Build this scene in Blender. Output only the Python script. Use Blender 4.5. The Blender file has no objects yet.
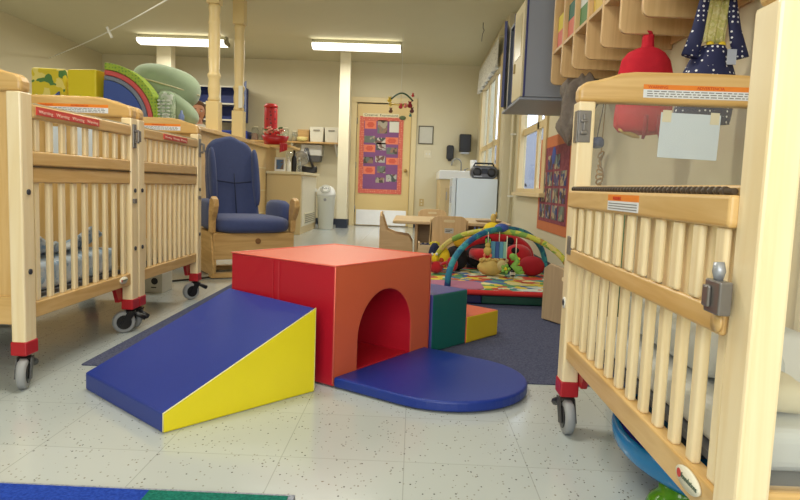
import bpy, bmesh, math, random
from math import sin, cos, pi, atan2, sqrt, radians
from mathutils import Vector, Matrix, Quaternion
random.seed(7)
SC = bpy.context.scene
COL = SC.collection

# ------------------------------------------------------------------ camera
F_PX, PITCH, ROLL, YAW, EYE = 639.2, 0.0997, 0.036, -0.0188, 0.68
_cp, _sp, _cy, _sy = cos(PITCH), sin(PITCH), cos(YAW), sin(YAW)
_f = Vector((_sy*_cp, _cy*_cp, -_sp)); _r = Vector((_cy, -_sy, 0)); _u = _r.cross(_f)
_r2 = cos(ROLL)*_r + sin(ROLL)*_u; _u2 = -sin(ROLL)*_r + cos(ROLL)*_u
cam = bpy.data.cameras.new('camera'); camo = bpy.data.objects.new('camera', cam); COL.objects.link(camo)
cam.sensor_fit = 'HORIZONTAL'; cam.sensor_width = 36; cam.lens = F_PX/800*36; cam.clip_start = 0.05
camo.matrix_world = Matrix(((_r2.x, _u2.x, -_f.x, 0), (_r2.y, _u2.y, -_f.y, 0), (_r2.z, _u2.z, -_f.z, EYE), (0, 0, 0, 1)))
SC.camera = camo

# ------------------------------------------------------------------ world, lights, exposure
def lin(c):
    c = c/255.0
    return c/12.92 if c <= 0.04045 else ((c+0.055)/1.055)**2.4
def rgb(r, g, b): return (lin(r), lin(g), lin(b), 1.0)
w = bpy.data.worlds.new('daylight'); SC.world = w; w.use_nodes = True
bg = w.node_tree.nodes['Background']; bg.inputs[0].default_value = rgb(222, 234, 255); bg.inputs[1].default_value = 4.0
SC.view_settings.view_transform = 'Standard'; SC.view_settings.look = 'None'
SC.view_settings.exposure = 0.0; SC.view_settings.gamma = 1.0; SC.view_settings.use_curve_mapping = False
WARM = (1.0, 0.96, 0.85)
COOL = (0.93, 0.97, 1.0)
def area(name, loc, sx, sy, power, color=WARM, rot=(0, 0, 0)):
    l = bpy.data.lights.new(name, 'AREA'); l.shape = 'RECTANGLE'; l.size = sx; l.size_y = sy; l.energy = power; l.color = color
    o = bpy.data.objects.new(name, l); COL.objects.link(o); o.location = loc; o.rotation_euler = rot
    return o
# tubes of the ceiling fixtures that hang outside the frame
# added fill panel behind the camera, lighting front faces like a flash
area('near_fill_light', (-0.3, -1.5, 1.35), 2.4, 1.3, 62, COOL, (radians(90), 0, 0))
for (x, y, p) in ((-0.7, -0.6, 22), (-0.7, 2.2, 34), (-3.4, 2.4, 18), (-0.8, 5.4, 34), (-3.4, 5.6, 30)):
    area('ceiling_tube_light', (x, y, 2.55), 1.2, 0.25, p)
for (x, y) in ((-0.87, 9.1), (-3.31, 9.13)):
    area('ceiling_tube_light', (x, y, 2.50), 1.1, 0.14, 30)

# ------------------------------------------------------------------ materials
_M = {}
def base_mat(name):
    m = bpy.data.materials.new(name); m.use_nodes = True
    return m, m.node_tree, m.node_tree.nodes['Principled BSDF']
def node(t, ty, **k):
    n = t.nodes.new(ty)
    for a, b in k.items(): setattr(n, a, b)
    return n
def plain(name, col, rough=0.55, var=0.06, scale=18, bump=0.0, bscale=250, metal=0.0, spec=0.5, sheen=0.0, coat=0.0):
    """colour with a faint mottling and an optional fine bump"""
    if name in _M: return _M[name]
    m, t, b = base_mat(name)
    tc = node(t, 'ShaderNodeTexCoord'); nz = node(t, 'ShaderNodeTexNoise'); nz.inputs['Scale'].default_value = scale; nz.inputs['Detail'].default_value = 3
    t.links.new(tc.outputs['Object'], nz.inputs['Vector'])
    mx = node(t, 'ShaderNodeMix', data_type='RGBA')
    mx.inputs['A'].default_value = tuple(c*(1-var) for c in col[:3])+(1,)
    mx.inputs['B'].default_value = tuple(min(1, c*(1+var)) for c in col[:3])+(1,)
    t.links.new(nz.outputs['Fac'], mx.inputs['Factor']); t.links.new(mx.outputs['Result'], b.inputs['Base Color'])
    b.inputs['Roughness'].default_value = rough; b.inputs['Metallic'].default_value = metal
    b.inputs['Specular IOR Level'].default_value = spec; b.inputs['Sheen Weight'].default_value = sheen; b.inputs['Coat Weight'].default_value = coat
    if bump:
        n2 = node(t, 'ShaderNodeTexNoise'); n2.inputs['Scale'].default_value = bscale; n2.inputs['Detail'].default_value = 2
        t.links.new(tc.outputs['Object'], n2.inputs['Vector'])
        bp = node(t, 'ShaderNodeBump'); bp.inputs['Strength'].default_value = bump; bp.inputs['Distance'].default_value = 0.003
        t.links.new(n2.outputs['Fac'], bp.inputs['Height']); t.links.new(bp.outputs['Normal'], b.inputs['Normal'])
    _M[name] = m; return m
def wood(name, c1, c2, axis='z', rough=0.35, fine=1.0):
    key = name+axis
    if key in _M: return _M[key]
    m, t, b = base_mat(key)
    tc = node(t, 'ShaderNodeTexCoord'); mp = node(t, 'ShaderNodeMapping')
    s = {'x': (1.2, 16, 16), 'y': (16, 1.2, 16), 'z': (16, 16, 1.2)}[axis]
    mp.inputs['Scale'].default_value = tuple(v*fine for v in s)
    t.links.new(tc.outputs['Object'], mp.inputs['Vector'])
    nz = node(t, 'ShaderNodeTexNoise'); nz.inputs['Scale'].default_value = 1.0; nz.inputs['Detail'].default_value = 5; nz.inputs['Distortion'].default_value = 0.8
    t.links.new(mp.outputs['Vector'], nz.inputs['Vector'])
    wv = node(t, 'ShaderNodeMath', operation='MULTIPLY'); wv.inputs[1].default_value = 9.0
    t.links.new(nz.outputs['Fac'], wv.inputs[0])
    fr = node(t, 'ShaderNodeMath', operation='PINGPONG'); fr.inputs[1].default_value = 1.0
    t.links.new(wv.outputs[0], fr.inputs[0])
    cr = node(t, 'ShaderNodeValToRGB'); cr.color_ramp.elements[0].color = c1; cr.color_ramp.elements[1].color = c2
    t.links.new(fr.outputs[0], cr.inputs['Fac']); t.links.new(cr.outputs['Color'], b.inputs['Base Color'])
    b.inputs['Roughness'].default_value = rough
    _M[key] = m; return m
def emit(name, col, s):
    if name in _M: return _M[name]
    m, t, b = base_mat(name)
    b.inputs['Base Color'].default_value = col; b.inputs['Emission Color'].default_value = col; b.inputs['Emission Strength'].default_value = s
    _M[name] = m; return m
def glass(name, tint, alpha_mix, ior=1.35):
    """thin pane: mostly transparent with a glossy sheen and a slight milkiness"""
    if name in _M: return _M[name]
    m = bpy.data.materials.new(name); m.use_nodes = True; t = m.node_tree; t.nodes.remove(t.nodes['Principled BSDF'])
    out = t.nodes['Material Output']
    tr = node(t, 'ShaderNodeBsdfTransparent'); tr.inputs[0].default_value = tint
    gl = node(t, 'ShaderNodeBsdfGlossy'); gl.inputs['Roughness'].default_value = 0.08
    df = node(t, 'ShaderNodeBsdfDiffuse'); df.inputs[0].default_value = (0.75, 0.75, 0.72, 1)
    lw = node(t, 'ShaderNodeLayerWeight'); lw.inputs['Blend'].default_value = 0.5
    pw_ = node(t, 'ShaderNodeMath', operation='POWER'); pw_.inputs[1].default_value = 5.0; t.links.new(lw.outputs['Facing'], pw_.inputs[0])
    fr = node(t, 'ShaderNodeMath', operation='MULTIPLY_ADD'); fr.inputs[1].default_value = (ior-1)*1.5; fr.inputs[2].default_value = 0.02; t.links.new(pw_.outputs[0], fr.inputs[0])
    nz = node(t, 'ShaderNodeTexNoise'); nz.inputs['Scale'].default_value = 3.0
    mul = node(t, 'ShaderNodeMath', operation='MULTIPLY'); mul.inputs[1].default_value = alpha_mix*2
    t.links.new(nz.outputs['Fac'], mul.inputs[0])
    m1 = node(t, 'ShaderNodeMixShader'); m2 = node(t, 'ShaderNodeMixShader')
    t.links.new(mul.outputs[0], m1.inputs[0]); t.links.new(tr.outputs[0], m1.inputs[1]); t.links.new(df.outputs[0], m1.inputs[2])
    t.links.new(fr.outputs[0], m2.inputs[0]); t.links.new(m1.outputs[0], m2.inputs[1]); t.links.new(gl.outputs[0], m2.inputs[2])
    t.links.new(m2.outputs[0], out.inputs['Surface'])
    _M[name] = m; return m
def spotted(name, col, dot, scale=40, size=0.25, rough=0.7):
    """regular dots on a cloth (voronoi, no randomness)"""
    if name in _M: return _M[name]
    m, t, b = base_mat(name)
    tc = node(t, 'ShaderNodeTexCoord'); v = node(t, 'ShaderNodeTexVoronoi'); v.inputs['Scale'].default_value = scale; v.inputs['Randomness'].default_value = 0.25
    t.links.new(tc.outputs['Object'], v.inputs['Vector'])
    lt = node(t, 'ShaderNodeMath', operation='LESS_THAN'); lt.inputs[1].default_value = size
    t.links.new(v.outputs['Distance'], lt.inputs[0])
    mx = node(t, 'ShaderNodeMix', data_type='RGBA'); mx.inputs['A'].default_value = col; mx.inputs['B'].default_value = dot
    t.links.new(lt.outputs[0], mx.inputs['Factor']); t.links.new(mx.outputs['Result'], b.inputs['Base Color'])
    b.inputs['Roughness'].default_value = rough
    _M[name] = m; return m
def patches(name, cols, scale=14, rough=0.75, rnd=1.0):
    """printed cloth of coloured patches"""
    if name in _M: return _M[name]
    m, t, b = base_mat(name)
    tc = node(t, 'ShaderNodeTexCoord'); v = node(t, 'ShaderNodeTexVoronoi'); v.inputs['Scale'].default_value = scale; v.inputs['Randomness'].default_value = rnd
    nz = node(t, 'ShaderNodeTexNoise'); nz.inputs['Scale'].default_value = scale*0.6
    ad = node(t, 'ShaderNodeMix', data_type='VECTOR'); ad.inputs['Factor'].default_value = 0.12
    t.links.new(tc.outputs['Object'], nz.inputs['Vector']); t.links.new(tc.outputs['Object'], ad.inputs['A']); t.links.new(nz.outputs['Color'], ad.inputs['B'])
    t.links.new(ad.outputs['Result'], v.inputs['Vector'])
    sp = node(t, 'ShaderNodeSeparateColor'); t.links.new(v.outputs['Color'], sp.inputs[0])
    cr = node(t, 'ShaderNodeValToRGB'); cr.color_ramp.interpolation = 'CONSTANT'
    while len(cr.color_ramp.elements) < len(cols): cr.color_ramp.elements.new(0.5)
    for i, c in enumerate(cols):
        cr.color_ramp.elements[i].position = i/len(cols)
    for i, c in enumerate(cols):
        cr.color_ramp.elements[i].color = c
    t.links.new(sp.outputs[0], cr.inputs['Fac']); t.links.new(cr.outputs['Color'], b.inputs['Base Color'])
    b.inputs['Roughness'].default_value = rough
    _M[name] = m; return m
def tile_floor():
    m, t, b = base_mat('vinyl_tile')
    tc = node(t, 'ShaderNodeTexCoord')
    br = node(t, 'ShaderNodeTexBrick'); br.offset = 0.0; br.squash = 1.0
    br.inputs['Scale'].default_value = 1.0; br.inputs['Brick Width'].default_value = 0.305; br.inputs['Row Height'].default_value = 0.305
    br.inputs['Mortar Size'].default_value = 0.0013; br.inputs['Mortar Smooth'].default_value = 0.1; br.inputs['Bias'].default_value = 0
    br.inputs['Color1'].default_value = rgb(186, 193, 192); br.inputs['Color2'].default_value = rgb(183, 190, 188); br.inputs['Mortar'].default_value = rgb(162, 168, 164)
    t.links.new(tc.outputs['Object'], br.inputs['Vector'])
    cur = br.outputs['Color']
    for sc, thr, col in ((80, 0.085, rgb(96, 96, 94)), (110, 0.12, rgb(150, 150, 142)), (60, 0.06, rgb(130, 122, 106))):
        mp = node(t, 'ShaderNodeMapping'); mp.inputs['Rotation'].default_value = (0, 0, sc); mp.inputs['Scale'].default_value = (1, 0.72, 1)
        nzz = node(t, 'ShaderNodeTexNoise'); nzz.inputs['Scale'].default_value = 60
        v = node(t, 'ShaderNodeTexVoronoi'); v.inputs['Scale'].default_value = sc
        t.links.new(tc.outputs['Object'], mp.inputs['Vector']); t.links.new(mp.outputs['Vector'], v.inputs['Vector'])
        # only some cells carry a fleck
        sp = node(t, 'ShaderNodeSeparateColor'); t.links.new(v.outputs['Color'], sp.inputs[0])
        g = node(t, 'ShaderNodeMath', operation='GREATER_THAN'); g.inputs[1].default_value = 0.55; t.links.new(sp.outputs[1], g.inputs[0])
        l = node(t, 'ShaderNodeMath', operation='LESS_THAN'); t.links.new(v.outputs['Distance'], l.inputs[0])
        mm = node(t, 'ShaderNodeMath', operation='MULTIPLY'); mm.inputs[1].default_value = thr*2.2; t.links.new(sp.outputs[2], mm.inputs[0])
        t.links.new(mm.outputs[0], l.inputs[1])
        a = node(t, 'ShaderNodeMath', operation='MULTIPLY'); t.links.new(g.outputs[0], a.inputs[0]); t.links.new(l.outputs[0], a.inputs[1])
        mx = node(t, 'ShaderNodeMix', data_type='RGBA'); t.links.new(a.outputs[0], mx.inputs['Factor']); t.links.new(cur, mx.inputs['A']); mx.inputs['B'].default_value = col
        cur = mx.outputs['Result']
    t.links.new(cur, b.inputs['Base Color'])
    b.inputs['Roughness'].default_value = 0.16; b.inputs['Specular IOR Level'].default_value = 0.45
    n2 = node(t, 'ShaderNodeTexNoise'); n2.inputs['Scale'].default_value = 5
    bp = node(t, 'ShaderNodeBump'); bp.inputs['Strength'].default_value = 0.12; bp.inputs['Distance'].default_value = 0.01
    t.links.new(tc.outputs['Object'], n2.inputs['Vector']); t.links.new(n2.outputs['Fac'], bp.inputs['Height']); t.links.new(bp.outputs['Normal'], b.inputs['Normal'])
    return m
def carpet(name, c1, c2, scale=160):
    if name in _M: return _M[name]
    m, t, b = base_mat(name)
    tc = node(t, 'ShaderNodeTexCoord'); n = node(t, 'ShaderNodeTexNoise'); n.inputs['Scale'].default_value = scale; n.inputs['Detail'].default_value = 2
    t.links.new(tc.outputs['Object'], n.inputs['Vector'])
    cr = node(t, 'ShaderNodeValToRGB'); cr.color_ramp.elements[0].position = 0.35; cr.color_ramp.elements[1].position = 0.65
    cr.color_ramp.elements[0].color = c1; cr.color_ramp.elements[1].color = c2
    t.links.new(n.outputs['Fac'], cr.inputs['Fac']); t.links.new(cr.outputs['Color'], b.inputs['Base Color'])
    b.inputs['Roughness'].default_value = 0.95; b.inputs['Specular IOR Level'].default_value = 0.1
    bp = node(t, 'ShaderNodeBump'); bp.inputs['Strength'].default_value = 0.6; bp.inputs['Distance'].default_value = 0.004
    t.links.new(n.outputs['Fac'], bp.inputs['Height']); t.links.new(bp.outputs['Normal'], b.inputs['Normal'])
    _M[name] = m; return m

WALL = plain('cream_paint', rgb(216, 207, 176), 0.6, 0.02, 3)
CEIL = plain('ceiling_paint', rgb(208, 202, 172), 0.8, 0.02, 3)
TRIMP = plain('cream_trim', rgb(224, 206, 158), 0.45, 0.03)
DOORP = plain('door_paint', rgb(222, 196, 134), 0.4, 0.03, 4)
POLE = plain('off_white_paint', rgb(232, 224, 196), 0.5, 0.02)
NAVYBASE = plain('navy_rubber', rgb(40, 48, 66), 0.5)
WHITE = plain('white_plastic', rgb(232, 232, 226), 0.4, 0.02)
CREAMP = plain('cream_plastic', rgb(226, 218, 190), 0.4, 0.02)
BLACK = plain('black_plastic', rgb(24, 24, 27), 0.35)
DARK = plain('dark_rubber', rgb(40, 40, 42), 0.6)
GREY = plain('grey_metal', rgb(150, 152, 154), 0.3, 0.04, metal=0.9)
DSTEEL = plain('dark_steel', rgb(120, 116, 112), 0.28, 0.1, metal=0.45)
REDP = plain('red_plastic', rgb(176, 28, 38), 0.35)
TYRE = plain('grey_tyre', rgb(150, 152, 154), 0.5)
def crib_wood(axis): return wood('crib_maple', rgb(204, 164, 100), rgb(218, 182, 122), axis, 0.3)
def pale_wood(axis): return wood('pale_maple', rgb(236, 214, 168), rgb(242, 224, 184), axis, 0.28)
def oak(axis): return wood('warm_oak', rgb(190, 150, 92), rgb(208, 170, 112), axis, 0.35)
def birch(axis): return wood('birch_ply', rgb(206, 170, 118), rgb(216, 182, 130), axis, 0.4)
def table_ply(axis): return wood('table_ply', rgb(208, 178, 130), rgb(220, 192, 146), axis, 0.4)

# ------------------------------------------------------------------ builders
FR = {}   # name of root -> world frame
class MB:
    def __init__(s, M=None): s.bm = bmesh.new(); s.mats = []; s.M = M or Matrix()
    def _mi(s, mat):
        if mat is None: return 0
        if mat not in s.mats: s.mats.append(mat)
        return s.mats.index(mat)
    def poly(s, pts, mat=None, smooth=False):
        vs = [s.bm.verts.new(s.M @ Vector(p)) for p in pts]
        f = s.bm.faces.new(vs); f.material_index = s._mi(mat); f.smooth = smooth; return f
    def box(s, x0, x1, y0, y1, z0, z1, mat=None, M=None):
        M = s.M @ (M or Matrix()); mi = s._mi(mat)
        v = [s.bm.verts.new(M @ Vector((x, y, z))) for z in (z0, z1) for y in (y0, y1) for x in (x0, x1)]
        for q in ((0, 2, 3, 1), (4, 5, 7, 6), (0, 1, 5, 4), (2, 6, 7, 3), (0, 4, 6, 2), (1, 3, 7, 5)):
            f = s.bm.faces.new([v[i] for i in q]); f.material_index = mi
        return s
    def prism(s, pts, a, b, axis='z', mat=None, capmat=None, capmat2=None, M=None, smooth=False):
        """outline in the other two axes (order: x:(y,z) y:(x,z) z:(x,y)), swept from a to b"""
        M = s.M @ (M or Matrix()); mi = s._mi(mat)
        def mk(u, v, d): return M @ Vector({'x': (d, u, v), 'y': (u, d, v), 'z': (u, v, d)}[axis])
        A = [s.bm.verts.new(mk(u, v, a)) for u, v in pts]; B = [s.bm.verts.new(mk(u, v, b)) for u, v in pts]
        n = len(pts)
        for i in range(n):
            f = s.bm.faces.new((A[i], A[(i+1) % n], B[(i+1) % n], B[i])); f.material_index = mi; f.smooth = smooth
        f = s.bm.faces.new(A[::-1]); f.material_index = s._mi(capmat or mat)
        f = s.bm.faces.new(B); f.material_index = s._mi(capmat2 or capmat or mat)
        return s
    def tube(s, pts, r, n=10, mat=None, closed=False, flat=1.0):
        mi = s._mi(mat); P = [Vector(p) for p in pts]; k = len(P)
        R = r if isinstance(r, (list, tuple)) else [r]*k
        up = None; rings = []
        for i in range(k):
            if closed: t = (P[(i+1) % k]-P[i-1])
            else: t = P[min(i+1, k-1)]-P[max(i-1, 0)]
            t.normalize()
            if up is None:
                up = Vector((0, 0, 1)) if abs(t.z) < 0.9 else Vector((1, 0, 0))
            a = (up - t*up.dot(t)).normalized(); b = t.cross(a); up = a
            rings.append([s.bm.verts.new(s.M @ (P[i]+a*cos(2*pi*j/n)*R[i]+b*sin(2*pi*j/n)*R[i]*flat)) for j in range(n)])
        for i in range(k if closed else k-1):
            A = rings[i]; B = rings[(i+1) % k]
            for j in range(n):
                f = s.bm.faces.new((A[j], A[(j+1) % n], B[(j+1) % n], B[j])); f.smooth = True; f.material_index = mi
        if not closed:
            for f in (s.bm.faces.new(rings[0][::-1]), s.bm.faces.new(rings[-1])): f.material_index = mi
        return s
    def lathe(s, prof, c=(0, 0, 0), axis='z', n=20, mat=None, M=None, a0=0, sx=1.0):
        M = s.M @ (M or Matrix()); mi = s._mi(mat); c = Vector(c)
        def mk(r, z, a):
            u, v = r*cos(a)*sx, r*sin(a)
            return M @ (c+Vector({'z': (u, v, z), 'y': (u, z, v), 'x': (z, u, v)}[axis]))
        rings = []
        for r, z in prof:
            if r < 1e-6: rings.append([s.bm.verts.new(mk(0, z, 0))])
            else: rings.append([s.bm.verts.new(mk(r, z, a0+2*pi*j/n)) for j in range(n)])
        for A, B in zip(rings, rings[1:]):
            for j in range(n):
                j2 = (j+1) % n
                if len(A) == 1 and len(B) == 1: continue
                if len(A) == 1: q = (A[0], B[j2], B[j])
                elif len(B) == 1: q = (A[j], A[j2], B[0])
                else: q = (A[j], A[j2], B[j2], B[j])
                f = s.bm.faces.new(q); f.smooth = True; f.material_index = mi
        if len(rings[0]) > 1:
            f = s.bm.faces.new(rings[0][::-1]); f.material_index = mi
        if len(rings[-1]) > 1:
            f = s.bm.faces.new(rings[-1]); f.material_index = mi
        return s
    def cyl(s, c, r, h, axis='z', n=20, mat=None, M=None): return s.lathe([(r, 0), (r, h)], c, axis, n, mat, M)
    def ball(s, c, rad, mat=None, R=None, n=16, lump=0.0, pw=1.0, seed=0):
        """ellipsoid; pw<1 squares it off like a cushion; lump adds soft unevenness"""
        mi = s._mi(mat); c = Vector(c); R = R or Matrix.Identity(3)
        if not isinstance(rad, (tuple, list)): rad = (rad,)*3
        m = n//2; rings = []
        def sg(v, p): return math.copysign(abs(v)**p, v)
        for i in range(m+1):
            th = pi*i/m
            ring = []
            for j in range(n if 0 < i < m else 1):
                ph = 2*pi*j/n
                x, y, z = sg(sin(th), pw)*sg(cos(ph), pw), sg(sin(th), pw)*sg(sin(ph), pw), sg(cos(th), pw)
                k = 1+lump*(sin(3*ph+seed)*sin(2*th)+0.6*sin(5*ph+2*seed+th*3)*sin(th))
                ring.append(s.bm.verts.new(s.M @ (c+R @ Vector((x*rad[0]*k, y*rad[1]*k, z*rad[2]*k)))))
            rings.append(ring)
        for A, B in zip(rings, rings[1:]):
            for j in range(n):
                j2 = (j+1) % n
                if len(A) == 1: q = (A[0], B[j], B[j2])
                elif len(B) == 1: q = (A[j], B[0], A[j2])
                else: q = (A[j], B[j], B[j2], A[j2])
                f = s.bm.faces.new(q); f.smooth = True; f.material_index = mi
        return s
    def grid(s, fn, nu, nv, mat=None, thick=0.0, smooth=True):
        """surface fn(u,v)->point with real thickness along its local normal"""
        mi = s._mi(mat)
        P = [[Vector(fn(i/nu, j/nv)) for j in range(nv+1)] for i in range(nu+1)]
        def nrm(i, j):
            a = P[min(i+1, nu)][j]-P[max(i-1, 0)][j]; b = P[i][min(j+1, nv)]-P[i][max(j-1, 0)]
            v = a.cross(b); return v.normalized() if v.length > 1e-9 else Vector((0, 0, 1))
        A = [[s.bm.verts.new(s.M @ (P[i][j]+nrm(i, j)*thick/2)) for j in range(nv+1)] for i in range(nu+1)]
        B = [[s.bm.verts.new(s.M @ (P[i][j]-nrm(i, j)*thick/2)) for j in range(nv+1)] for i in range(nu+1)]
        def q(a, b, c, d):
            f = s.bm.faces.new((a, b, c, d)); f.material_index = mi; f.smooth = smooth
        for i in range(nu):
            for j in range(nv):
                q(A[i][j], A[i+1][j], A[i+1][j+1], A[i][j+1]); q(B[i][j], B[i][j+1], B[i+1][j+1], B[i+1][j])
        for i in range(nu):
            q(A[i][0], B[i][0], B[i+1][0], A[i+1][0]); q(A[i][nv], A[i+1][nv], B[i+1][nv], B[i][nv])
        for j in range(nv):
            q(A[0][j], A[0][j+1], B[0][j+1], B[0][j]); q(A[nu][j], B[nu][j], B[nu][j+1], A[nu][j+1])
        return s
    def build(s, name, mat=None, parent=None, bevel=0.0, loc=None, label=None, cat=None, group=None, kind=None, seg=2, sub=0):
        me = bpy.data.meshes.new(name)
        bmesh.ops.recalc_face_normals(s.bm, faces=s.bm.faces[:])
        root = parent
        while root is not None and root.parent is not None: root = root.parent
        if root is not None:
            T = FR[root.name].inverted()
        elif loc is not None: T = Matrix.Translation(-Vector(loc))
        else: T = Matrix()
        bmesh.ops.transform(s.bm, matrix=T, verts=s.bm.verts[:])
        s.bm.to_mesh(me); s.bm.free()
        for m in (s.mats or [mat]):
            if m is not None: me.materials.append(m)
        o = bpy.data.objects.new(name, me); COL.objects.link(o)
        if parent is not None: o.parent = parent
        elif loc is not None: o.location = loc
        if parent is None: FR[o.name] = Matrix.Translation(Vector(loc or (0, 0, 0)))
        if bevel:
            b = o.modifiers.new('bevel', 'BEVEL'); b.width = bevel; b.segments = seg; b.limit_method = 'ANGLE'; b.angle_limit = radians(40)
        if sub:
            b = o.modifiers.new('sub', 'SUBSURF'); b.levels = sub; b.render_levels = sub
        if label: o['label'] = label
        if cat: o['category'] = cat
        if group: o['group'] = group
        if kind: o['kind'] = kind
        return o
def thing(name, label, cat, loc, rotz=0.0, group=None):
    o = bpy.data.objects.new(name, None); COL.objects.link(o); o.empty_display_size = 0.1
    o.location = loc; o.rotation_euler = (0, 0, rotz); o['label'] = label; o['category'] = cat
    if group: o['group'] = group
    FR[o.name] = Matrix.Translation(Vector(loc)) @ Matrix.Rotation(rotz, 4, 'Z')
    return o
def struct(mb, name, mat=None, parent=None, bevel=0.0, kind='structure'):
    return mb.build(name, mat, parent, bevel, kind=kind if parent is None else None)
def frame(o, right, up):
    r = Vector(right).normalized(); u = Vector(up).normalized(); n = r.cross(u)
    return Matrix(((r.x, u.x, n.x, o[0]), (r.y, u.y, n.y, o[1]), (r.z, u.z, n.z, o[2]), (0, 0, 0, 1)))
def text(name, body, size, o, right, up, mat, parent, align='LEFT', depth=0.0004, width=None, shear=0.0):
    c = bpy.data.curves.new(name, 'FONT'); c.body = body; c.size = size; c.extrude = depth; c.align_x = align; c.shear = shear
    t = bpy.data.objects.new(name, c); COL.objects.link(t)
    dg = bpy.context.evaluated_depsgraph_get(); dg.update()
    me = bpy.data.meshes.new_from_object(t.evaluated_get(dg)); bpy.data.objects.remove(t)
    root = parent
    while root.parent is not None: root = root.parent
    M = FR[root.name].inverted() @ frame(o, right, up)
    if width:
        xs = [v.co.x for v in me.vertices]; k = width/max(1e-6, max(xs)-min(xs)); M = M @ Matrix.Diagonal((k, 1, 1, 1))
    me.transform(M); me.materials.clear(); me.materials.append(mat)
    ob = bpy.data.objects.new(name, me); COL.objects.link(ob); ob.parent = parent
    return ob
def rr(x0, x1, y0, y1, r, n=5, corners=(1, 1, 1, 1)):
    """rounded rectangle outline, corners order: ll, lr, ur, ul"""
    out = []
    for (cx, cy, a, k, px, py) in ((x0+r, y0+r, pi, corners[0], x0, y0), (x1-r, y0+r, 1.5*pi, corners[1], x1, y0), (x1-r, y1-r, 0, corners[2], x1, y1), (x0+r, y1-r, .5*pi, corners[3], x0, y1)):
        if k:
            for i in range(n+1):
                t = a+pi/2*i/n; out.append((cx+r*cos(t), cy+r*sin(t)))
        else: out.append((px, py))
    return out
def arc(c, r, a0, a1, n):
    return [(c[0]+r*cos(a0+(a1-a0)*i/n), c[1]+r*sin(a0+(a1-a0)*i/n)) for i in range(n+1)]

# ================================================================== THE ROOM
XW, XF, YJ, YB, XL, YN, ZC = 1.13, 1.0, 7.45, 10.64, -5.2, -1.6, 2.66
m = MB(); m.box(XL-.1, XW+.2, YN-.1, YB+.12, -0.12, 0.0); struct(m, 'floor', tile_floor())
m = MB(); m.box(XL-.1, XW+.2, YN-.1, YB+.12, ZC, ZC+.1); struct(m, 'ceiling', CEIL)
m = MB(); m.box(XL-.12, XL, YN-.1, YB+.12, 0, ZC); struct(m, 'wall_left', WALL)
m = MB(); m.box(XL, XW, YN-.12, YN, 0, ZC); struct(m, 'wall_near', WALL)
# back wall with the door opening; added slab behind the door blocks leaking daylight
DX0, DX1, DZ = -0.985, -0.085, 2.0
m = MB(); m.box(XL, DX0-.02, YB, YB+.12, 0, ZC); m.box(DX1+.02, XF+.3, YB, YB+.12, 0, ZC); m.box(DX0-.02, DX1+.02, YB, YB+.12, DZ+.02, ZC); m.box(DX0-.02, DX1+.02, YB+.09, YB+.12, 0, DZ+.02)
struct(m, 'wall_back', WALL)
# right wall: near stretch with one window, jog, far stretch with one window
W1 = (5.66, 6.98, 0.66, 2.08)      # near window y0 y1 z0 z1
W2 = (7.85, 9.95, 0.95, 2.20)
def holed(m, xa, xb, ya, yb, win):
    y0, y1, z0, z1 = win
    m.box(xa, xb, ya, y0, 0, ZC); m.box(xa, xb, y1, yb, 0, ZC); m.box(xa, xb, y0, y1, 0, z0); m.box(xa, xb, y0, y1, z1, ZC)
m = MB(); holed(m, XW, XW+.05, YN, YJ, W1); m.box(XF, XW+.05, YJ, YJ+.12, 0, ZC); holed(m, XF, XF+.05, YJ+.12, YB, W2)
struct(m, 'wall_right', WALL)
# baseboards
m = MB(); m.box(XL, DX0-.09, YB-.012, YB, 0, .1); m.box(DX1+.09, XF, YB-.012, YB, 0, .1); struct(m, 'baseboard_back', NAVYBASE)
m = MB(); m.box(XW-.012, XW, YN, YJ, 0, .1); struct(m, 'baseboard_right', NAVYBASE)
m = MB(); m.box(XL, XL+.012, YN, YB-.012, 0, .1); struct(m, 'baseboard_left', NAVYBASE)
# ---- door
m = MB(); m.box(DX0-.085, DX0, YB-.03, YB+.02, 0, DZ+.02); m.box(DX1, DX1+.085, YB-.03, YB+.02, 0, DZ+.02); m.box(DX0-.085, DX1+.085, YB-.03, YB+.02, DZ+.02, DZ+.105)
fr = struct(m, 'trim_1', TRIMP, bevel=.004)
m = MB(); m.box(DX0+.006, DX1-.006, YB+.005, YB+.05, 0.012, DZ); door = struct(m, 'door_1', DOORP, bevel=.003); FR[door.name] = Matrix()
m = MB(); m.box(DX0+.03, DX1-.04, YB+.001, YB+.005, .02, .27); m.build('kick_plate', plain('brushed_steel', rgb(225, 225, 222), .35, .05, metal=.85), door)
m = MB(); m.lathe([(.028, 0), (.028, -.006), (.012, -.01), (.012, -.04), (.027, -.05), (.03, -.062), (.02, -.075), (0, -.078)], (DX1-.07, YB+.005, .93), 'y', 14); m.build('door_knob', plain('brass', rgb(176, 142, 80), .3, .05, metal=.9), door)
for z in (.28, 1.0, 1.72):
    m = MB(); m.cyl((DX0+.004, YB-.004, z-.05), .009, .1, 'z', 8); m.build('hinge', GREY, door)
m = MB(); m.box(DX0, DX1, YB+.0, YB+.06, 0, .01); struct(m, 'trim_2', plain('threshold_metal', rgb(120, 110, 90), .4, metal=.6))

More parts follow.
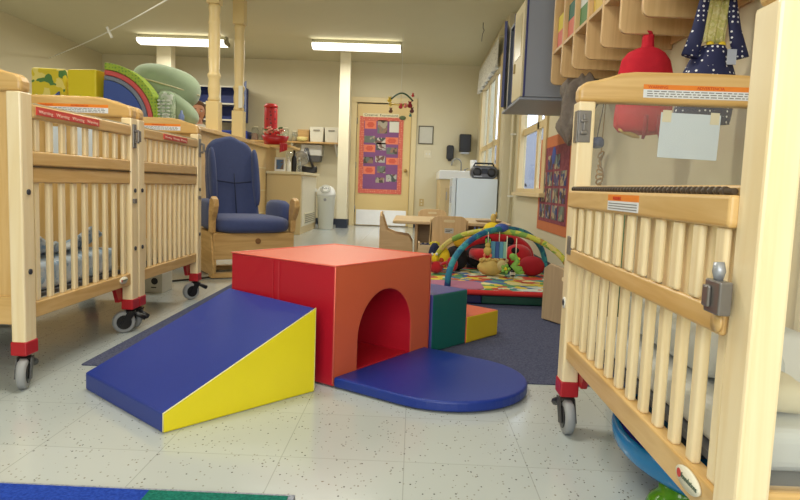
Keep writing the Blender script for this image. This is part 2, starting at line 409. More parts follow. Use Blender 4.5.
# ---- board on the door
bx0, bx1, bz0, bz1 = DX0+.05, DX0+.77, .54, 1.80
t = thing('display_board', 'purple paper board with a scalloped coral border and photos, taped to the cream door', 'bulletin board', ((bx0+bx1)/2, YB-.004, bz0))
PURP = plain('purple_paper', rgb(132, 84, 132), .8, .08, 30); CORAL = spotted('coral_border', rgb(214, 106, 88), rgb(232, 160, 128), 34, .3); CORALP = plain('coral_paper', rgb(232, 130, 100), .8)
m = MB(); m.box(bx0+.03, bx1-.03, YB-.0045, YB+.004, bz0+.03, bz1-.03); m.build('backing_paper', PURP, t)
m = MB()
for (a, b, c, d) in ((bx0, bx1, bz0, bz0+.075), (bx0, bx1, bz1-.075, bz1), (bx0, bx0+.075, bz0+.075, bz1-.075), (bx1-.075, bx1, bz0+.075, bz1-.075)):
    m.box(a, b, YB-.007, YB-.0045, c, d)
m.build('border_strip', CORAL, t)
m = MB(); m.box(bx0+.05, bx1-.08, YB-.0095, YB-.007, bz1-.01, bz1+.05); ban = m.build('title_strip', plain('cream_paper', rgb(232, 222, 186), .8), t)
text('lettering', 'Creative  Expressions', .052, ((bx0+bx1)/2-.01, YB-.0098, bz1+.005), (1, 0, 0), (0, 0, 1), DARK, ban, 'CENTER', width=.55)
PH = [patches('photo_a', [rgb(90, 80, 70), rgb(170, 160, 140), rgb(150, 120, 100), rgb(110, 120, 110)], 16), patches('photo_b', [rgb(180, 180, 170), rgb(120, 90, 80), rgb(80, 90, 85), rgb(200, 190, 180)], 18)]
WP = plain('white_paper', rgb(222, 220, 206), .8, .02)
# (px offsets of each sheet on the board: u0,u1,v0,v1 in parts of the board, kind)
sheets = [(.12, .38, .86, .975, 'c'), (.41, .63, .80, .99, 'p'), (.68, .90, .82, .985, 'w'), (.11, .36, .67, .77, 'p'), (.36, .60, .65, .75, 'q'), (.60, .89, .655, .76, 'c'),
          (.11, .37, .54, .65, 'c'), (.39, .61, .57, .68, 'q'), (.63, .88, .52, .62, 'p'), (.11, .33, .385, .48, 'p'), (.38, .60, .40, .50, 'q'), (.63, .90, .375, .48, 'c'),
          (.11, .38, .235, .35, 'c'), (.43, .62, .255, .36, 'p'), (.64, .88, .14, .25, 'q'), (.40, .60, .12, .20, 'p')]
k = 0
for (u0, u1, v0, v1, ty) in sheets:
    W, Hh = bx1-bx0, bz1-bz0; x0, x1 = bx0+u0*W, bx0+u1*W; z0, z1 = bz0+v0*Hh*.94+.04, bz0+v1*Hh*.94+.03
    m = MB(); m.box(x0, x1, YB-.007, YB-.0046, z0, z1)
    if ty == 'c':
        s_ = m.build('coral_card', CORALP, t)
        m = MB()
        for q in range(5): m.box(x0+.03+.012*abs(q-2), x1-.03-.012*abs(q-2), YB-.0078, YB-.007, z0+(z1-z0)*(.22+.13*q), z0+(z1-z0)*(.29+.13*q))
        m.build('lettering', plain('red_ink', rgb(196, 48, 40), .7), s_)
    elif ty == 'w': m.build('white_sheet', WP, t)
    else: m.build('photograph', PH[0 if ty == 'p' else 1], t)
m = MB(); m.ball((bx1-.02, YB-.016, bz1-.01), (.055, .01, .035)); m.build('green_cutout', plain('leaf_paper', rgb(96, 112, 78), .8), t)

# ---- things on the back wall right of the door
t = thing('framed_notice', 'small notice in a thin dark frame on the wall right of the door', 'picture frame', (.2, YB, 1.38))
m = MB(); m.box(.05, .265, YB-.006, YB-.002, 1.395, 1.66); m.build('paper', plain('grey_paper', rgb(206, 204, 190), .7), t)
m = MB()
for a in ((.035, .05, 1.38, 1.675), (.265, .28, 1.38, 1.675), (.05, .265, 1.38, 1.395), (.05, .265, 1.66, 1.675)): m.box(a[0], a[1], YB-.014, YB-.001, a[2], a[3])
m.build('frame', plain('dark_frame', rgb(96, 90, 72), .5), t)
t = thing('light_switch', 'double light switch plate below the framed notice', 'light switch', (.2, YB, 1.16))
m = MB(); m.box(.14, .26, YB-.006, YB, 1.16, 1.28); m.build('plate', CREAMP, t, .002)
for x in (.17, .22):
    m = MB(); m.box(x, x+.012, YB-.016, YB-.006, 1.205, 1.235); m.build('switch', WHITE, t)
t = thing('wall_outlet', 'tan wall outlet plate low on the wall beside the door', 'outlet', (.12, YB, .38))
m = MB(); m.box(.09, .165, YB-.006, YB, .36, .48); m.build('plate', plain('tan_plate', rgb(200, 176, 122), .5), t, .002)
for z in (.385, .435):
    m = MB(); m.cyl((.1275, YB-.006, z+.01), .014, -.003, 'y', 12); m.build('socket', CREAMP, t)
t = thing('soap_dispenser', 'dark soap dispenser on the back wall, left of the towel dispenser', 'soap dispenser', (.56, YB, 1.14))
m = MB(); m.prism(rr(.505, .62, 1.14, 1.37, .03), YB-.1, YB, 'y'); m.build('body', BLACK, t, .01)
m = MB(); m.box(.535, .59, YB-.085, YB-.03, 1.115, 1.142); m.build('nozzle', DARK, t)
t = thing('towel_dispenser', 'dark paper towel dispenser on the back wall, in the corner above the sink', 'towel dispenser', (.82, YB, 1.26))
m = MB(); m.prism(rr(.705, .89, 1.27, 1.55, .015), YB-.18, YB, 'y'); m.build('cover', BLACK, t, .01)
m = MB(); m.box(.725, .87, YB-.165, YB-.15, 1.235, 1.262); m.build('paper_slot', GREY, t)

# ---- windows
WFR = plain('window_trim', rgb(222, 200, 150), .45, .03); PANE = glass('window_glass', (.93, .95, .97, 1), .02, 1.08)
def window(n, X, win, trans, mulls, dark):
    y0, y1, z0, z1 = win
    m = MB(); J = .04
    m.box(X-.02, X+.05, y0-.09, y0+J, z0-.0, z1+.09); m.box(X-.02, X+.05, y1-J, y1+.09, z0, z1+.09); m.box(X-.02, X+.05, y0+J, y1-J, z1-J, z1+.09); m.box(X-.02, X+.05, y0+J, y1-J, z0, z0+J)
    for z in trans: m.box(X+.012, X+.042, y0+J, y1-J, z-.035, z+.035)
    for y in mulls: m.box(X+.012, X+.042, y-.045, y+.045, z0+J, z1-J)
    f = struct(m, 'window_%d' % n, WFR, bevel=.003); FR[f.name] = Matrix()
    m = MB(); m.box(X+.026, X+.030, y0+J, y1-J, z0+J, z1-J); m.build('pane', PANE, f)
    m = MB(); m.box(X-.06, X+.02, y0-.12, y1+.12, z0-.035, z0); m.build('window_sill', WFR, f, .004)
    m = MB()
    for y in dark: m.tube([(X+.012, y, z0+.02+J), (X+.0, y, z0+.05+J)], .008, 6)
    m.build('latch', DARK, f)
    return f
window(1, XW, W1, (1.29,), (6.12,), (5.75, 6.6))
window(2, XF, W2, (1.28,), (8.55, 9.3), (8.1, 8.9))
# white notice taped in the upper pane
t = thing('window_notice', 'white paper notice taped in the upper pane of the near window', 'notice', (XW+.04, 5.95, 1.42))
m = MB(); m.box(XW+.018, XW+.024, 5.72, 6.22, 1.42, 1.66); pp = m.build('sheet', plain('notice_white', rgb(240, 244, 248), .8, .01), t)
m = MB()
for i, (a, b) in enumerate(((6.1, 5.84), (6.14, 5.8), (6.08, 5.9))): m.box(XW+.0165, XW+.018, b, a, 1.58-.045*i, 1.595-.045*i)
m.build('lettering', plain('blue_ink', rgb(90, 110, 160), .7), pp)
def sheer(name, col):
    m, t, b = base_mat(name)
    tc = node(t, 'ShaderNodeTexCoord'); v = node(t, 'ShaderNodeTexVoronoi'); v.inputs['Scale'].default_value = 45; t.links.new(tc.outputs['Object'], v.inputs['Vector'])
    cr = node(t, 'ShaderNodeMapRange'); cr.inputs['From Max'].default_value = .6; cr.inputs['To Min'].default_value = .62; cr.inputs['To Max'].default_value = .95
    t.links.new(v.outputs['Distance'], cr.inputs['Value']); t.links.new(cr.outputs['Result'], b.inputs['Alpha'])
    b.inputs['Base Color'].default_value = col; b.inputs['Roughness'].default_value = .9; b.inputs['Transmission Weight'].default_value = .0
    return m
# scalloped valance over the far window
m = MB()
def val(u, v):
    y = 7.9+u*2.35; z = 2.50-v*(.33+.03*abs(sin(u*pi*11))); return (XF-.055-.018*sin(u*pi*34)*(.4+v), y, z)
m.grid(val, 120, 8, sheer('white_voile', rgb(240, 240, 234)), .003)
t = thing('valance', 'gathered white lace valance with a scalloped hem over the far window', 'curtain', (XF-.05, 9.0, 2.50))
m.build('cloth', None, t)
m = MB(); m.tube([(XF-.05, 7.86, 2.505), (XF-.05, 10.3, 2.505)], .011, 8); m.tube([(XF-.05, 7.9, 2.505), (XF, 7.9, 2.505)], .008, 6); m.tube([(XF-.05, 10.2, 2.505), (XF, 10.2, 2.505)], .008, 6); m.build('rod', POLE, t)
# outside
m = MB(); m.box(3.2, 3.4, 2, 45, -.1, 2.5); struct(m, 'neighbouring_wall', plain('grey_siding', rgb(96, 96, 100), .8, .05, 2))
m = MB(); m.box(XW+.3, 14, 0, 46, -.14, -.1); struct(m, 'ground', plain('outside_gravel', rgb(150, 146, 130), .9))
# conduit up the pilaster
t = thing('wall_conduit', 'thin white conduit pipe running up the wall between the two windows', 'pipe', (1.085, 7.38, 0))
m = MB(); m.tube([(1.09, 7.38, .1), (1.09, 7.38, 2.655)], .016, 8); m.build('pipe', POLE, t)
for z in (.6, 1.3, 2.0):
    m = MB(); m.box(1.072, 1.13, 7.355, 7.405, z, z+.02); m.build('bracket', WHITE, t)

# ---- square white post
m = MB(); m.box(-1.19, -1.03, 9.86, 10.0, .14, ZC); p = struct(m, 'column_1', POLE, bevel=.004); FR[p.name] = Matrix()
m = MB(); m.box(-1.196, -1.024, 9.854, 10.006, 0, .14); m.build('post_base', NAVYBASE, p)
m = MB(); m.box(-3.93, -3.71, 9.72, 9.9, 1.6, ZC-.0); m.box(-3.93, -3.71, 9.72, 9.9, 0, 1.6); struct(m, 'column_2', POLE, bevel=.004)

# ---- ceiling lights
for (x, y, lb) in ((-0.87, 9.1, 'long fluorescent ceiling light, nearest the door'), (-3.31, 9.13, 'long fluorescent ceiling light over the play kitchen corner, left of the wooden posts')):
    t = thing('ceiling_light', lb, 'ceiling light', (x, y, ZC), 0, 'fluorescent ceiling lights')
    m = MB(); m.prism([(y-.05, ZC), (y-.07, 2.60), (y+.07, 2.60), (y+.05, ZC)], x-.62, x+.62, 'x'); m.build('housing', plain('light_housing', rgb(150, 146, 120), .5), t)
    m = MB(); m.prism([(y-.12, 2.60), (y-.135, 2.575), (y-.11, 2.545), (y-.04, 2.53), (y+.04, 2.53), (y+.11, 2.545), (y+.135, 2.575), (y+.12, 2.60)], x-.61, x+.61, 'x'); m.build('diffuser', emit('tube_glow', (1, .95, .82, 1), 3.0), t)
    for sx in (-1, 1):
        m = MB(); m.prism([(y-.125, 2.605), (y-.14, 2.575), (y-.11, 2.54), (y+.11, 2.54), (y+.14, 2.575), (y+.125, 2.605)], min(x+sx*.61, x+sx*.622), max(x+sx*.61, x+sx*.622), 'x'); m.build('end_cap', plain('light_housing', rgb(150, 146, 120), .5), t)
# small hook on the ceiling
t = thing('ceiling_hook', 'tiny grey hook with a wire tag hanging from the ceiling near the window', 'hook', (.75, 7.9, ZC))
m = MB(); m.tube([(.75, 7.9, ZC), (.75, 7.9, ZC-.06), (.765, 7.9, ZC-.09), (.745, 7.9, ZC-.14), (.74, 7.9, ZC-.22)], .005, 6, DSTEEL); m.build('wire', DSTEEL, t)

# ---- clothesline
t = thing('clothesline', 'thin white cord strung under the ceiling at the upper left', 'cord', (-4.0, 7.8, 2.3))
a, b = Vector((-5.19, 9.08, 2.29)), Vector((-1.6, 5.2, 2.33))
m = MB(); m.tube([a.lerp(b, i/20)+Vector((0, 0, -.05*sin(pi*i/20))) for i in range(21)]+[Vector((-1.0, 4.55, 2.48)), Vector((-.5, 4.0, 2.655))], .007, 6); m.build('line', WHITE, t)
pg = Vector((-3.426, 7.174, 2.260))
c = thing('clothes_peg', 'white clothes peg clipped on the cord at the upper left', 'clothes peg', pg)
for sx in (-1, 1):
    m = MB(Matrix.Translation(pg) @ Matrix.Rotation(radians(-25), 4, 'Y')); m.box(sx*.006-.005, sx*.006+.005, -.012, .012, -.075, .05); m.build('peg_leg', WHITE, c)
# ================================================================== BACK OF THE ROOM
BEIGE = plain('beige_laminate', rgb(214, 190, 140), .4, .03, 4); TOPL = plain('counter_top', rgb(226, 214, 178), .3, .02)
MAPLEP = plain('blond_panel', rgb(216, 184, 124), .45, .05, 5)
# panelled half wall with ledge carrying two turned posts
t = thing('half_wall', 'blond wooden half wall with a ledge, beside the high-backed glider', 'half wall', (-2.0, 7.0, 0))
m = MB(); m.box(-2.09, -1.91, 5.95, 8.22, 0, 1.10); m.build('wall_panel', MAPLEP, t, .004)
m = MB(); m.box(-2.13, -1.87, 5.9, 8.24, 1.10, 1.14); m.build('ledge', crib_wood('y'), t, .006)
m = MB()
for z in (.28, .56, .84): m.box(-1.91, -1.903, 6.0, 8.2, z, z+.012)
m.build('trim_strip', TRIMP, t)
PP = plain('post_paint', rgb(226, 202, 146), .4, .04, 6)
def turned(x, y, lb):
    t = thing('turned_post', lb, 'turned post', (x, y, 1.14), 0, 'turned wooden posts on the half wall')
    m = MB(); m.box(x-.063, x+.063, y-.063, y+.063, 1.14, 1.45); m.build('square_base', PP, t, .004)
    pr = [(.05, 1.45), (.062, 1.47), (.05, 1.5), (.056, 1.54), (.06, 1.6), (.052, 1.66), (.062, 1.69), (.066, 1.705), (.062, 1.72), (.05, 1.74), (.056, 1.9), (.058, 2.08), (.055, 2.2), (.060, 2.215), (.055, 2.23), (.05, 2.3), (.06, 2.36), (.052, 2.39)]
    m = MB(); m.lathe(pr, (x, y, 0), 'z', 20); m.build('turned_shaft', PP, t)
    m = MB(); m.box(x-.063, x+.063, y-.063, y+.063, 2.39, 2.66); m.build('square_top', PP, t, .004)
turned(-2.03, 6.45, 'nearer and thicker of the two turned cream posts on the half wall')
turned(-2.0, 7.25, 'farther of the two turned cream posts, with a paper taped on it')
t = thing('taped_paper', 'white strip of paper taped to the farther turned post', 'paper', (-1.96, 7.18, 1.45))
m = MB(); m.box(-1.985, -1.94, 7.172, 7.179, 1.48, 1.72); m.build('sheet', WP, t)
# tall unit between ledge and counter with a high top
t = thing('drawer_cabinet', 'blond wooden drawer cabinet standing at the end of the beige counter', 'cabinet', (-2.2, 8.1, 0))
m = MB(); m.box(-2.9, -1.93, 8.28, 8.9, 0, 1.12); m.build('body', MAPLEP, t, .004)
m = MB(); m.box(-2.92, -1.60, 8.25, 8.92, 1.12, 1.15); m.build('cabinet_top', crib_wood('x'), t, .004)
for z in (.08, .44, .78):
    m = MB(); m.box(-2.88, -1.95, 8.262, 8.28, z, z+.31); d = m.build('drawer', MAPLEP, t, .003)
    m = MB(); m.lathe([(.012, 0), (.012, -.012), (.016, -.02), (0, -.024)], (-2.4, 8.262, z+.16), 'y', 10); m.build('knob', oak('z'), d)
# counter
t = thing('kitchen_counter', 'beige counter with a pale top and a vent grille low on its white side', 'counter', (-1.7, 8.9, 0))
m = MB(); m.box(-1.92, -1.47, 8.3, 9.6, .0, .78); m.build('body', BEIGE, t, .003)
m = MB(); m.box(-1.925, -1.43, 8.26, 9.63, .78, .815); top = m.build('worktop', TOPL, t, .006)
m = MB(); m.box(-1.47, -1.462, 8.36, 9.56, .1, .76); m.build('side_panel', plain('white_laminate', rgb(226, 218, 194), .35), t)
m = MB(); m.box(-1.462, -1.455, 8.55, 9.4, .12, .27, CREAMP)
for i in range(5): m.box(-1.455, -1.45, 8.58, 9.37, .135+.026*i, .148+.026*i, plain('grille_grey', rgb(150, 144, 122), .5))
m.build('vent_grille', None, t)
m = MB(); m.box(-1.462, -1.44, 9.45, 9.5, .55, .6); m.build('latch', WHITE, t)
# on the counter
def bottle(lb, x, y, z, h, r, mat, capm, name='bottle', cat='bottle', group=None):
    t = thing(name, lb, cat, (x, y, z), 0, group)
    m = MB(); m.lathe([(r*.9, 0), (r, .01), (r, h*.62), (r*.45, h*.78), (r*.35, h*.86)], (x, y, z), 'z', 14); m.build('body', mat, t)
    m = MB(); m.lathe([(r*.42, h*.86), (r*.42, h*.97), (r*.36, h)], (x, y, z), 'z', 12); m.build('cap', capm, t)
CZ = .815
t = thing('standing_frame', 'small picture frame with a blue picture standing at the left end of the beige counter', 'picture frame', (-1.86, 8.7, CZ))
Mf = Matrix.Translation((-1.80, 8.55, CZ)) @ Matrix.Rotation(radians(12), 4, 'Z') @ Matrix.Rotation(radians(-8), 4, 'X')
m = MB(Mf); m.prism(rr(-.07, .07, 0, .19, .01), -.004, .004, 'y'); m.build('frame', WHITE, t, .002)
m = MB(Mf); m.box(-.048, .048, -.006, -.004, .03, .16); m.build('picture', patches('photo_blue', [rgb(90, 120, 160), rgb(200, 210, 220), rgb(120, 100, 90)], 20), t)
m = MB(Mf); m.box(-.012, .012, .0, .05, 0.008, .02); m.build('easel_foot', WHITE, t)
bottle('white squeeze bottle standing right of the small picture frame on the counter', -1.70, 8.62, CZ, .2, .032, WHITE, WHITE)
bottle('black spray bottle next to the white squeeze bottle on the counter', -1.66, 8.8, CZ, .30, .036, BLACK, BLACK)
bottle('clear water bottle in front of the black bag on the counter', -1.58, 8.75, CZ, .20, .034, glass('clear_plastic', (.85, .87, .85, 1), .2), WHITE)
t = thing('hand_mirror', 'round clear lid on a stand between the black bottle and the black bag', 'mirror', (-1.6, 9.0, CZ))
m = MB(); m.lathe([(.09, -.006), (.1, 0), (.09, .006)], (-1.6, 9.02, CZ+.20), 'y', 22); m.build('disc', glass('smoky_clear', (.8, .8, .76, 1), .35), t)
m = MB(); m.tube([(-1.6+.1*cos(a), 9.02, CZ+.2+.1*sin(a)) for a in [2*pi*i/24 for i in range(24)]], .006, 6, closed=True); m.tube([(-1.6, 9.02, CZ+.1), (-1.6, 9.02, CZ+.01)], .008, 6); m.cyl((-1.6, 9.02, CZ), .04, .01); m.build('stand', GREY, t)
# black tote bag
t = thing('tote_bag', 'black tote bag with tall upright handles at the end of the counter', 'bag', (-1.55, 9.3, CZ))
def bagf(sgn):
    return lambda u, v: (-1.70+.28*u, 9.3+sgn*(.05*sin(pi*u)**.5*(1-v*.6)), CZ+.009+.09*v+.01*sin(u*7))
for sgn in (1, -1):
    m = MB(); m.grid(bagf(sgn), 14, 5, None, .006); m.build('bag_side', BLACK, t)
for dy in (-.03, .03):
    m = MB(); m.tube([(-1.665, 9.3+dy, CZ+.07), (-1.62, 9.3+dy, CZ+.22), (-1.585, 9.3+dy*.4, CZ+.36), (-1.565, 9.3+dy*.4, CZ+.36), (-1.525, 9.3+dy, CZ+.22), (-1.47, 9.3+dy, CZ+.07)], .015, 8); m.build('handle', BLACK, t)
# dispenser under the wall shelf
t = thing('wall_dispenser', 'grey and white paper dispenser hanging under the wall shelf above the bag', 'paper dispenser', (-1.66, 10.5, 1.02))
m = MB(); m.prism(rr(-1.86, -1.52, 1.12, 1.30, .02), 10.42, YB, 'y'); m.build('cover', plain('pale_grey_plastic', rgb(206, 206, 200), .35), t, .01)
m = MB(); m.prism(rr(-1.84, -1.54, 1.02, 1.13, .04, corners=(1, 1, 0, 0)), 10.43, YB, 'y'); m.build('tray', plain('dark_grey_plastic', rgb(84, 84, 84), .35), t, .006)
# long wall shelf
t = thing('wall_shelf', 'long blond wall shelf holding jars and white bins left of the door', 'shelf', (-2.1, YB, 1.31))
m = MB(); m.box(-3.3, -1.20, 10.32, YB, 1.31, 1.335); m.build('board', oak('x'), t, .003)
for x in (-2.9, -2.0, -1.3):
    m = MB(); m.prism([(10.36, 1.31), (YB, 1.31), (YB, 1.12)], x-.01, x+.01, 'x'); m.build('bracket', WHITE, t)
SZ = 1.336
for i, x in enumerate((-1.60, -1.36)):
    t = thing('storage_bin', ('white storage bin on the wall shelf, left one of the pair', 'white storage bin on the wall shelf, right one beside the white post')[i], 'bin', (x, 10.48, SZ), 0, 'white bins on the wall shelf')
    m = MB(); m.prism([(x-.10, SZ), (x+.10, SZ), (x+.112, SZ+.24), (x-.112, SZ+.24)], 10.36, 10.58, 'y'); m.build('body', plain('bin_white', rgb(226, 222, 204), .45), t, .006)
    m = MB(); m.box(x-.05, x+.05, 10.345, 10.362, SZ+.175, SZ+.195); m.build('handle', plain('handle_grey', rgb(150, 146, 130), .5), t)  # handle strip in a darker grey than the bin
JG = glass('jar_glass', (.88, .9, .86, 1), .12)
for i, (x, h, r, c, lb) in enumerate(((-2.62, .20, .06, (160, 120, 96), 'glass jar of brown craft bits on the wall shelf, by the red container'), (-2.46, .20, .055, (150, 150, 130), 'glass jar of grey-green bits on the wall shelf'),
        (-2.28, .16, .065, (150, 180, 110), 'short glass jar with green bits on the wall shelf'), (-2.12, .20, .055, (196, 190, 160), 'glass jar with pale bits on the wall shelf'), (-1.97, .15, .05, (178, 160, 120), 'small glass jar with tan bits, nearest the wooden box on the shelf'))):
    t = thing('glass_jar', lb, 'jar', (x, 10.46, SZ), 0, 'glass jars on the wall shelf')
    m = MB(); m.lathe([(r*.85, 0), (r, .012), (r, h*.8), (r*.8, h*.9), (r*.8, h)], (x, 10.46, SZ), 'z', 16); m.build('jar_body', JG, t)
    m = MB(); m.lathe([(r*.8, .006), (r*.9, .02), (r*.9, h*.5), (r*.5, h*.56), (0, h*.58)], (x, 10.46, SZ), 'z', 14); m.build('contents', plain('jar_fill%d' % i, rgb(*c), .8, .3, 60), t)
    m = MB(); m.cyl((x, 10.46, SZ+h), r*.86, .02, 'z', 16); m.build('lid', CREAMP, t)
t = thing('wooden_box', 'small brown wooden box behind a cream dish on the wall shelf', 'box', (-1.82, 10.5, SZ))
m = MB(); m.box(-1.92, -1.74, 10.45, 10.6, SZ, SZ+.18); m.build('body', oak('x'), t, .004); m = MB(); m.box(-1.925, -1.735, 10.445, 10.605, SZ+.18, SZ+.2); m.build('lid', birch('x'), t, .003)
t = thing('cream_dish', 'cream yellow dish in front of the wooden box on the shelf', 'dish', (-1.82, 10.38, SZ))
m = MB(); m.lathe([(.05, 0), (.08, .02), (.085, .07), (.08, .07), (.07, .02), (0, .012)], (-1.83, 10.355, SZ), 'z', 16, M=None); m.build('bowl', plain('butter_yellow', rgb(232, 214, 140), .5), t)
# red patterned container and red basket on the drawer cabinet top
t = thing('red_canister', 'tall red canister with small dark dots, standing behind the red basket', 'canister', (-2.06, 8.72, 1.15))
SPR = spotted('red_dotted', rgb(186, 32, 36), rgb(84, 12, 22), 20, .28, .45)
m = MB(); m.lathe([(.085, 0), (.088, .01), (.088, .50), (.08, .52)], (-1.97, 8.72, 1.151), 'z', 22); m.build('body', SPR, t)
m = MB(); m.lathe([(.09, .515), (.09, .54), (.07, .565), (0, .572)], (-1.97, 8.72, 1.151), 'z', 22); m.build('lid', plain('red_lid', rgb(200, 44, 44), .4), t)
t = thing('red_basket', 'red cloth basket heaped with pink flowers on the drawer cabinet', 'basket', (-1.97, 8.42, 1.15))
m = MB(); m.lathe([(.07, .0), (.11, .04), (.135, .12), (.125, .12), (.1, .05), (0, .04)], (-1.84, 8.42, 1.151), 'z', 20, sx=1.35); m.build('bowl', REDP, t)
m = MB(); m.grid(lambda u, v: (-1.74+.10*u, 8.225-.012*sin(u*9), 1.17-.12*v*(1-u*.3)), 8, 6, None, .004); m.build('hanging_cloth', REDP, t)
random.seed(3)
for i in range(12):
    x, y = -1.84+random.uniform(-.14, .13), 8.42+random.uniform(-.08, .08)
    m = MB(); c = Vector((x, y, 1.30+random.uniform(0, .06)))
    for q in range(6): m.ball(c+Vector((.022*cos(q*1.05), .022*sin(q*1.05), .004*q)), (.018, .018, .014), n=8)
    m.build('flower', (plain('pink_petal', rgb(232, 170, 150), .8), plain('red_petal', rgb(206, 60, 60), .8), plain('white_petal', rgb(234, 220, 196), .8), plain('leaf_green', rgb(90, 120, 70), .8))[i % 4], t)
t = thing('glass_bowl', 'round clear glass jar lying against the right end of the red basket', 'jar', (-1.76, 8.5, CZ))
m = MB(); m.lathe([(.04, 0), (.06, .02), (.065, .16), (.05, .2), (.06, .27), (.055, .30)], (-1.82, 9.3, CZ), 'z', 16); m.build('bowl', JG, t)
# blue wall cabinet with open door
BL = plain('blue_interior', rgb(46, 62, 128), .5, .1); CABW = plain('cabinet_white', rgb(200, 196, 180), .45)
t = thing('blue_wall_cabinet', 'blue wall cabinet with white frames and its right door standing open', 'cabinet', (-3.15, YB, 1.62))
cx0, cx1, cz0, cz1 = -3.95, -2.78, 1.62, 2.17
m = MB(); m.box(cx0, cx1, YB-.02, YB-.001, cz0, cz1); m.build('back_panel', BL, t)
m = MB(); m.box(cx0, cx0+.02, YB-.3, YB-.02, cz0, cz1); m.box(cx1-.02, cx1, YB-.3, YB-.02, cz0, cz1); m.box(cx0+.02, cx1-.02, YB-.3, YB-.02, cz0, cz0+.02); m.box(cx0+.02, cx1-.02, YB-.3, YB-.02, cz1-.02, cz1); m.build('carcass', BL, t)
m = MB(); m.box(cx0+.02, cx1-.02, YB-.29, YB-.02, 1.88, 1.895); m.build('inner_shelf', CABW, t)
m = MB()
for x in (cx0, cx0+.39, cx0+.78, cx1-.03): m.box(x, x+.03, YB-.31, YB-.3, cz0, cz1)
for z in (cz0, 1.875, cz1-.025): m.box(cx0+.03, cx1-.03, YB-.311, YB-.301, z, z+.025)
m.build('face_frame', CABW, t)
Md = Matrix.Translation((cx1+.0, YB-.31, 0)) @ Matrix.Rotation(radians(-68), 4, 'Z')
m = MB(Md); m.box(.0, .38, -.02, 0, cz0-.02, cz1+.03); d = m.build('cabinet_door', plain('blue_grey_door', rgb(104, 116, 150), .45), t, .003)
m = MB(Md); m.tube([(.34, -.02, 1.75), (.34, -.045, 1.76), (.34, -.045, 1.84), (.34, -.02, 1.85)], .006, 6); m.build('handle', GREY, d)
for i, (x, h, c) in enumerate(((-3.42, .22, (90, 90, 96)), (-3.30, .18, (150, 140, 120)))):
    bottle(('tall dark bottle on the lower shelf of the blue wall cabinet', 'tan bottle beside the dark one in the blue wall cabinet')[i], x, YB-.15, cz0+.021, h, .04, plain('bot%d' % i, rgb(*c), .4), BLACK)
# blue crates on the wall shelf
for i, x in enumerate((-3.10, -2.84)):
    t = thing('blue_crate', ('blue plastic crate on the wall shelf, partly behind the farther turned post', 'blue plastic crate on the wall shelf, just left of the red canister')[i], 'crate', (x, 10.48, SZ), 0, 'blue crates on the wall shelf')
    m = MB()
    for (a, b, c_, d) in ((x-.12, x+.12, 10.36, 10.37), (x-.12, x+.12, 10.59, 10.6), (x-.12, x-.11, 10.37, 10.59), (x+.11, x+.12, 10.37, 10.59)): m.box(a, b, c_, d, SZ, SZ+.13)
    m.box(x-.11, x+.11, 10.37, 10.59, SZ, SZ+.01); m.build('body', plain('crate_blue', rgb(32, 52, 130), .4, .2, 60), t, .002)
    m = MB()
    for (a, b, c_, d) in ((x-.126, x+.126, 10.35, 10.36), (x-.126, x+.126, 10.6, 10.61)): m.box(a, b, c_, d, SZ+.11, SZ+.135)
    m.build('rim', plain('crate_blue2', rgb(40, 62, 150), .4), t)
# base kitchen unit under the shelf, behind half wall
t = thing('base_cabinet', 'low cream base cabinet running along the back wall under the shelf', 'cabinet', (-2.9, 10.3, 0))
m = MB(); m.box(-3.9, -2.05, 10.05, 10.60, 0, .82); m.build('body', BEIGE, t, .003); m = MB(); m.box(-3.92, -2.03, 10.02, 10.61, .82, .85); m.build('worktop', TOPL, t, .004)
for x in (-3.86, -3.25, -2.64):
    m = MB(); m.box(x, x+.56, 10.035, 10.05, .08, .78); d = m.build('cabinet_door', BEIGE, t, .003); m = MB(); m.box(x+.49, x+.51, 10.02, 10.036, .55, .66); m.build('handle', GREY, d)
# dome top bin
t = thing('trash_can', 'white trash can with a domed swing lid between counter and post', 'trash can', (-1.31, 9.66, 0))
m = MB(); m.lathe([(.10, 0), (.108, .01), (.132, .46), (.138, .47), (.138, .50)], (-1.305, 9.52, .0), 'z', 26); m.build('body', plain('bin_plastic', rgb(220, 220, 208), .35, .02), t)
m = MB(); m.lathe([(.142, .49), (.143, .52), (.13, .575), (.10, .62), (.055, .645), (0, .655)], (-1.305, 9.52, 0), 'z', 26); l = m.build('lid', WHITE, t)
m = MB(); m.lathe([(.0, .006), (.075, .004), (.08, -.002)], (0, 0, 0), 'z', 20, M=Matrix.Translation((-1.305, 9.42, .60)) @ Matrix.Rotation(radians(52), 4, 'X')); m.build('swing_flap', plain('flap_grey', rgb(186, 186, 176), .4), l)
text('lettering', 'PUSH', .042, (-1.305, 9.397, .60), (1, 0, 0), (0, .6, .8), DARK, l, 'CENTER', .002)
m = MB(); m.lathe([(.022, 0), (.022, -.008)], (-1.305, 9.393, .44), 'y', 12); m.build('emblem', plain('emblem_grey', rgb(150, 150, 150), .4), t)

